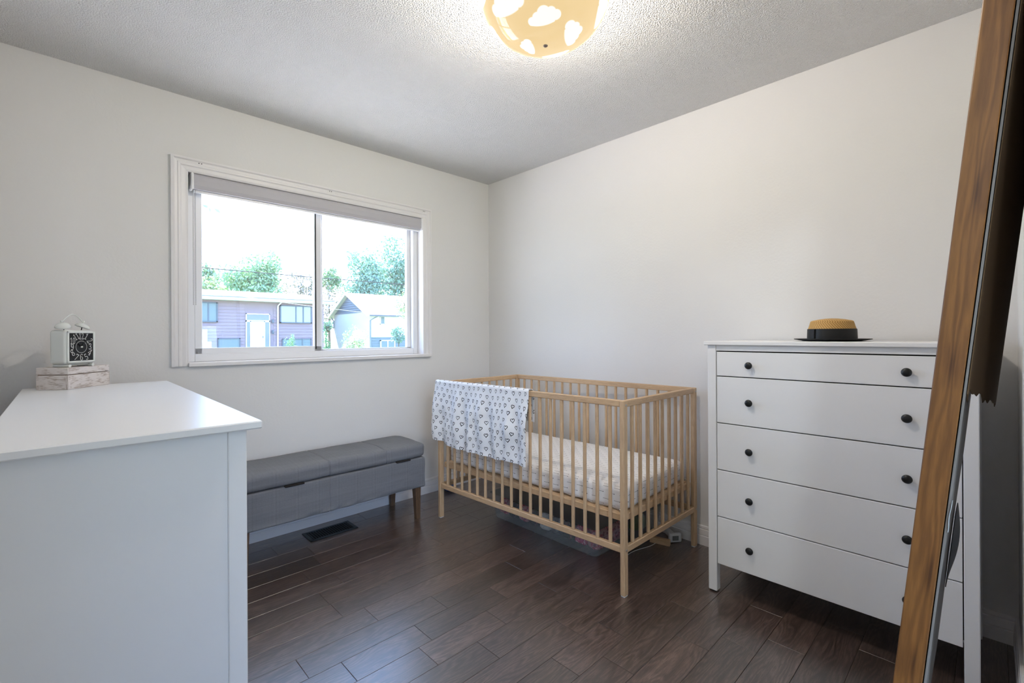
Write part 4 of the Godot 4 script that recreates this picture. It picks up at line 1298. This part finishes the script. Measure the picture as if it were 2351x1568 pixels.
func build_outside() -> void:
	var g := struct("ground", span(Vector3(-90, -1.7, -120), Vector3(120, -1.4, 60), 0), M.lawn, "green lawns around the houses")
	g.set_meta("category", "ground")
	var dv := struct("bounce_driveway", span(Vector3(-30, -1.41, -9), Vector3(30, -1.36, -0.3), 0), M.concrete, "pale concrete slab added outside to bounce light up through the window")  # unseen pale slab, added as a reflector to brighten the ceiling
	dv.set_meta("category", "bounce_driveway")
	var rd := struct("road", span(Vector3(-90, -1.42, -20), Vector3(120, -1.37, -12), 0), M.road, "grey street between the houses")
	rd.set_meta("category", "road")
	# eave over our window
	var ev := struct("roof_eave", span(Vector3(-6, 2.108, -0.87), Vector3(5, 2.14, -0.152), 0), M.soffit, "pale soffit of the roof overhang above the window")
	part("fascia", span(Vector3(-6, 2.103, -0.90), Vector3(5, 2.32, -0.87), 0), M.fascia, ev)
	part("roof_slab", span(Vector3(-6, 2.64, -0.90), Vector3(5, 2.75, 5.9), 0), M.roofing, ev)
	part("outer_wall", span(Vector3(-6, -1.5, -0.17), Vector3(5, -0.12, -0.12), 0), M.white_wall, ev)
	# pink house across the street
	var z := -32.0
	var h := thing("split_level_house", "pink sided split-level house with white roof across the street", "house", Vector3(4, -1.4, z))
	var o := Vector3(4, -1.4, z)
	var add := func(n: String, a: Vector3, b: Vector3, m: Material, bev := 0.0): return part(n, span(a - o, b - o, bev), m, h)
	add.call("wall", Vector3(-4, -1.4, z - 9), Vector3(11.5, 3.6, z - 0.05), M.pink_wall)
	var sd := mb()
	siding(sd, -4 - o.x, 6.2 - o.x, -0.4 - o.y, 3.55 - o.y, -0.05, 0.21)
	siding(sd, 8.0 - o.x, 11.5 - o.x, -0.4 - o.y, 3.55 - o.y, -0.05, 0.21)
	var sp := part("siding", sd.commit(), M.pink_siding, h)
	sp.set_meta("kind", "stuff")
	add.call("fascia", Vector3(-5, 3.55, z + 0.45), Vector3(12.0, 3.74, z + 0.55), M.fascia)
	add.call("soffit", Vector3(-5, 3.55, z - 0.3), Vector3(12.0, 3.60, z + 0.5), M.fascia)
	add.call("gutter", Vector3(-5, 3.745, z + 0.50), Vector3(6.2, 3.80, z + 0.60), M.grey_siding)
	add.call("gutter", Vector3(6.45, 3.745, z + 0.50), Vector3(11.9, 3.80, z + 0.60), M.grey_siding)
	var rf := mb()
	quad(rf, Vector3(-5, 3.80, z + 0.6) - o, Vector3(12.0, 3.80, z + 0.6) - o, Vector3(12.0, 4.62, z - 5) - o, Vector3(-5, 4.62, z - 5) - o, Vector3(0, 1, 0.12).normalized())
	quad(rf, Vector3(-5, 4.62, z - 5) - o, Vector3(12.0, 4.62, z - 5) - o, Vector3(12.0, 3.8, z - 10) - o, Vector3(-5, 3.8, z - 10) - o, Vector3(0, 1, -0.12).normalized())
	quad(rf, Vector3(-5, 3.62, z + 0.6) - o, Vector3(12.0, 3.62, z + 0.6) - o, Vector3(12.0, 3.62, z - 10) - o, Vector3(-5, 3.62, z - 10) - o, Vector3.DOWN)
	part("roof", rf.commit(), M.roofing, h)
	house_window(h, 2.4 - o.x, 4.60 - o.x, 2.10 - o.y, 3.39 - o.y, 0.0, [4.08 - o.x], M.house_glass, M.dark_frame, 0.08)
	house_window(h, 8.38 - o.x, 10.58 - o.x, 2.10 - o.y, 3.38 - o.y, 0.0, [9.46 - o.x, 9.97 - o.x], M.curtain_glass, M.dark_frame, 0.08)
	house_window(h, 4.59 - o.x, 5.89 - o.x, 0.40 - o.y, 1.06 - o.y, 0.0, [], M.house_glass, M.dark_frame, 0.06)
	house_window(h, 8.52 - o.x, 10.54 - o.x, 0.40 - o.y, 1.0 - o.y, 0.0, [9.9 - o.x], M.house_glass, M.dark_frame, 0.06)
	house_window(h, 6.24 - o.x, 7.74 - o.x, 2.22 - o.y, 2.73 - o.y, -0.05, [], M.grey_siding, M.fascia, 0.06)
	house_window(h, 6.24 - o.x, 6.54 - o.x, 0.0 - o.y, 2.20 - o.y, -0.05, [], M.grey_siding, M.fascia, 0.05)
	house_window(h, 7.38 - o.x, 7.74 - o.x, 0.0 - o.y, 2.20 - o.y, -0.05, [], M.grey_siding, M.fascia, 0.05)
	var dr: MeshInstance3D = add.call("front_door", Vector3(6.55, 0.0, z - 0.03), Vector3(7.37, 2.2, z + 0.03), M.fascia, 0.01)
	part("handle", span(Vector3(7.27, 1.05, z + 0.03) - o, Vector3(7.30, 1.2, z + 0.07) - o, 0), M.dark_frame, dr)
	part("downpipe", tube([Vector3(8.42, 3.58, z + 0.35) - o, Vector3(8.25, 3.3, z + 0.06) - o, Vector3(8.23, -0.5, z + 0.06) - o], 0.05, 8), M.fascia, h)
	for yy in [2.1, 1.35]:
		part("wall_light", span(Vector3(7.85, yy, z) - o, Vector3(7.97, yy + 0.25, z + 0.14) - o, 0.02), M.dark_frame, h)
	add.call("porch_wall", Vector3(2.6, -1.4, z + 0.9), Vector3(3.84, 1.62, z + 1.0), M.fascia)
	add.call("porch_step_wall", Vector3(3.84, -1.4, z + 0.9), Vector3(4.06, 0.86, z + 1.0), M.fascia)
	var ds := mb()
	add_tube(ds, [Vector3(10.85, 4.3, z - 1.5) - o, Vector3(10.85, 5.05, z - 1.5) - o], 0.03, 6)
	part("disc_mast", ds.commit(), M.fascia, h)
	var disc := part("white_disc", lathe([Vector2(0, -0.05), Vector2(0.14, -0.03), Vector2(0.27, 0.03), Vector2(0.27, 0.045), Vector2(0.14, -0.01), Vector2(0, -0.03)], 24), M.fascia, h, Vector3(10.80, 5.18, z - 1.45) - o)  # round white disc on a mast above the roof
	disc.rotation = Vector3(PI / 2 - 0.3, 0, 0.4)
	# white gabled house
	var x0 := 14.15; var zf := -30.0; var zb := -36.7; var zr := -33.4
	var q := Vector3(x0, -1.4, zf)
	var w := thing("gabled_house", "white house with grey gable and white roof beside the pink house", "house", q)
	part("wall", span(Vector3(x0, -1.4, zb + 0.3) - q, Vector3(24, 3.0, zf) - q, 0), M.white_wall, w)
	var gb := mb()
	var nrows := 9
	for k in nrows:                 # clapboards of the gable
		var ya := 3.0 + 1.62 * k / nrows; var yb := 3.0 + 1.62 * (k + 1) / nrows
		var fa := 1.0 - float(k) / nrows; var fb := 1.0 - float(k + 1) / nrows
		quad(gb, Vector3(x0 - 0.04, ya, lerpf(zr, zf, fa)) - q, Vector3(x0 - 0.04, ya, lerpf(zr, zb + 0.3, fa)) - q, Vector3(x0 - 0.005, yb, lerpf(zr, zb + 0.3, fb)) - q, Vector3(x0 - 0.005, yb, lerpf(zr, zf, fb)) - q, Vector3(-1, 0.1, 0).normalized())
	quad(gb, Vector3(x0, 3.0, zf) - q, Vector3(x0, 3.0, zb + 0.3) - q, Vector3(x0, 3.0, zb + 0.3) - q + Vector3(-0.04, 0, 0), Vector3(x0 - 0.04, 3.0, zf) - q, Vector3.DOWN)
	part("gable", gb.commit(), M.grey_siding, w).set_meta("kind", "stuff")
	var r2 := mb()
	for s in [[zf + 0.45, 1.0], [zb - 0.15, -1.0]]:
		var e: float = s[0]
		var ye := 2.78
		var nn := Vector3(0, 1, 0.45 * s[1]).normalized()
		quad(r2, Vector3(x0 - 0.35, ye, e) - q, Vector3(24.4, ye, e) - q, Vector3(24.4, 4.66, zr) - q, Vector3(x0 - 0.35, 4.66, zr) - q, nn)
		quad(r2, Vector3(x0 - 0.35, ye - 0.14, e) - q, Vector3(24.4, ye - 0.14, e) - q, Vector3(24.4, 4.52, zr) - q, Vector3(x0 - 0.35, 4.52, zr) - q, -nn)
		quad(r2, Vector3(x0 - 0.35, ye - 0.14, e) - q, Vector3(24.4, ye - 0.14, e) - q, Vector3(24.4, ye, e) - q, Vector3(x0 - 0.35, ye, e) - q, Vector3(0, 0, s[1]))
	part("roof", r2.commit(), M.roofing, w)
	for s in [[zf + 0.45], [zb - 0.15]]:
		part("barge_board", beam(Vector3(x0 - 0.37, 2.72, s[0]) - q, Vector3(x0 - 0.37, 4.60, zr) - q, 0.04, 0.2, 0), M.fascia, w)
	part("gutter", span(Vector3(x0 - 0.2, 2.66, zf + 0.45) - q, Vector3(22, 2.76, zf + 0.55) - q, 0), M.dark_frame, w)
	part("downpipe", tube([Vector3(x0 + 0.5, 2.7, zf + 0.45) - q, Vector3(x0 + 0.06, 2.35, zf + 0.07) - q, Vector3(x0 + 0.06, -1.2, zf + 0.07) - q], 0.05, 8), M.grey_siding, w)
	part("downpipe", tube([Vector3(x0 - 0.1, 2.75, zb) - q, Vector3(x0 - 0.08, 2.45, zb + 0.4) - q, Vector3(x0 - 0.08, 1.8, zb + 0.4) - q], 0.05, 8), M.grey_siding, w)
	var bd := mb()
	siding(bd, 0.06, 9.8, 0.4, 2.46, 0.0, 0.2)
	part("lower_siding", bd.commit(), M.blue_siding, w).set_meta("kind", "stuff")
	house_window(w, 15.02 - x0, 15.42 - x0, 2.05 + 1.4, 2.88 + 1.4 - 0.2, 0.0, [], M.house_glass, M.fascia, 0.05)
	house_window(w, 15.0 - x0, 16.27 - x0, 0.0 + 1.4, 0.84 + 1.4, 0.04, [15.63 - x0], M.house_glass, M.fascia, 0.08)
	# trees, hedges and shrubs
	leaf_tree("broadleaf_tree", "rounded green tree behind the pink house roof", Vector3(11.0, -1.4, -46.5), 5.0, Vector3(3.3, 3.1, 2.6), 6000, 0.17, 0, 201)
	leaf_tree("broadleaf_tree", "pale green spreading tree left of the rounded tree", Vector3(7.5, -1.4, -49.5), 5.4, Vector3(2.2, 1.5, 1.8), 2200, 0.17, 1, 202)
	leaf_tree("bare_tree", "pale greyish tree behind the end of the pink house", Vector3(16.2, -1.4, -50), 5.0, Vector3(2.6, 2.6, 2.0), 1900, 0.14, 3, 203)
	leaf_tree("tall_tree", "tall blue-green tree behind the white gabled house", Vector3(19.6, -1.4, -42), 3.4, Vector3(2.5, 4.6, 2.2), 6500, 0.17, 2, 204, "tree", 40)
	leaf_tree("tall_tree", "largest blue-green tree rising over the white roof", Vector3(25.3, -1.4, -44), 3.6, Vector3(3.2, 5.9, 2.6), 8000, 0.17, 2, 205, "tree", 44)
	leaf_tree("bare_tree", "thin pinkish tree between the two houses", Vector3(17.3, -1.4, -45), 3.0, Vector3(1.5, 2.7, 1.5), 800, 0.13, 3, 206)
	leaf_tree("distant_tree", "small distant tree far behind the pink house", Vector3(9.5, -1.4, -62), 7.0, Vector3(1.7, 2.4, 1.6), 1500, 0.2, 4, 207)
	leaf_tree("distant_tree", "distant rounded tree seen between the two roofs", Vector3(24.3, -1.4, -62), 8.0, Vector3(2.2, 2.2, 2.0), 1500, 0.2, 4, 208)
	leaf_tree("columnar_shrub", "narrow green conifer at the end of the pink house", Vector3(9.65, -1.4, -27), 0.1, Vector3(0.28, 1.55, 0.28), 1200, 0.06, 5, 209, "shrub")
	leaf_tree("garden_shrub", "loose green bush in front of the white house", Vector3(11.05, -1.4, -26), 0.7, Vector3(0.95, 1.3, 0.8), 1500, 0.07, 1, 210, "shrub")
	leaf_tree("garden_shrub", "dark green bush against the white house wall", Vector3(15.1, -1.4, -27.4), 1.9, Vector3(0.8, 0.7, 0.6), 900, 0.08, 2, 211, "shrub")
	leaf_tree("garden_shrub", "small conical bush before the pink house", Vector3(8.2, -1.4, -29), 0.4, Vector3(0.55, 1.25, 0.5), 1000, 0.07, 0, 212, "shrub")
	leaf_tree("garden_tree", "yellow-green tree overhanging the white house", Vector3(11.4, -1.4, -20), 2.9, Vector3(0.75, 1.4, 0.8), 900, 0.08, 1, 213)
	leaf_tree("garden_shrub", "dark shrub in the gap between the houses", Vector3(14.5, -1.4, -38.5), 2.6, Vector3(0.8, 0.75, 0.7), 700, 0.1, 2, 214, "shrub")
	# young tree beside the house: one branch reaches across the window's upper corner
	rng.seed = 301
	var tw := thing("young_tree", "young tree whose leafy branch hangs by the window's upper corner", "tree", Vector3(-2.9, -1.36, -4.0))
	part("trunk", tube([Vector3.ZERO, Vector3(0.05, 2.0, 0), Vector3(-0.05, 4.2, 0), Vector3(0, 5.4, 0)], 0.06, 8, 0.02), M.bark, tw)
	var bo := Vector3(0.6, 4.30, 0)
	part("branch", tube([Vector3(-0.05, 4.15, 0), bo, bo + Vector3(0.5, 0.02, 0), bo + Vector3(0.95, -0.02, 0.02), bo + Vector3(1.12, -0.12, 0.02)], 0.012, 6, 0.003), M.bark, tw)
	for k in 15:
		var st := mb()
		var p := bo + Vector3(lerpf(0.45, 1.12, k / 14.0), lerpf(0.02, -0.12, pow(k / 14.0, 2)) + rng.randf_range(-0.02, 0.02), rng.randf_range(-0.03, 0.05))
		var d := Vector3(rng.randf_range(-0.1, 0.6), rng.randf_range(-1.0, -0.2), rng.randf_range(-0.3, 0.3)).normalized()
		var x := d.cross(Vector3(0.2, 0.1, 1)).normalized()
		var n := x.cross(d)
		var s := rng.randf_range(0.06, 0.10)
		st.set_color(Color(1, 1, 1))
		quad(st, p, p + d * s * 0.5 + x * s * 0.22 + n * 0.006, p + d * s, p + d * s * 0.5 - x * s * 0.22 + n * 0.006, n)
		part("leaf", st.commit(), M.leaf[2], tw)
	# power lines between poles along the street
	var up := thing("utility_line", "wooden poles carrying black power lines across the street view", "power line", Vector3(-12, -1.4, -15))
	for x in [0.0, 34.0]:
		part("pole", tube([Vector3(x, 0, 0), Vector3(x, 8.6, 0)], 0.14, 10, 0.10), M.bark, up)
		part("crossarm", box(Vector3(x, 7.7, 0), Vector3(0.1, 0.12, 1.8), 0), M.bark, up)
	for a in [[5.15, 0.0, 0.016, 0.34], [7.78, -0.8, 0.008, 0.25], [7.78, 0.8, 0.008, 0.25]]:
		var pts := []
		for k in 41:
			var t := k / 40.0
			pts.append(Vector3(34.0 * t, a[0] - a[3] * 4 * t * (1 - t), a[1]))
		part("wire", tube(pts, a[2], 6), M.wire, up)
	var sw := []
	for k in 21:
		var t := k / 20.0
		sw.append(Vector3(4.0, 3.25, -24.0).lerp(Vector3(14.3, 2.9, -30.0), t) - Vector3(0, 0.2 * t * (1 - t), 0) - q)
	part("service_wire", tube(sw, 0.010, 6), M.fascia, w)

func _ready() -> void:
	set_camera()
	set_light()
	make_materials()
	M.knob_mesh = lathe([Vector2(0.0, 0.0225), Vector2(0.007, 0.0220), Vector2(0.0125, 0.0195), Vector2(0.0155, 0.0155), Vector2(0.0150, 0.0125), Vector2(0.0105, 0.0095), Vector2(0.0065, 0.006), Vector2(0.006, 0.0)], 24)
	build_room()
	build_window()
	build_lamp()
	build_tall_dresser()
	build_low_dresser()
	build_crib()
	build_bench()
	build_floor_mirror()
	build_outside()
	build_vent()
	build_small()
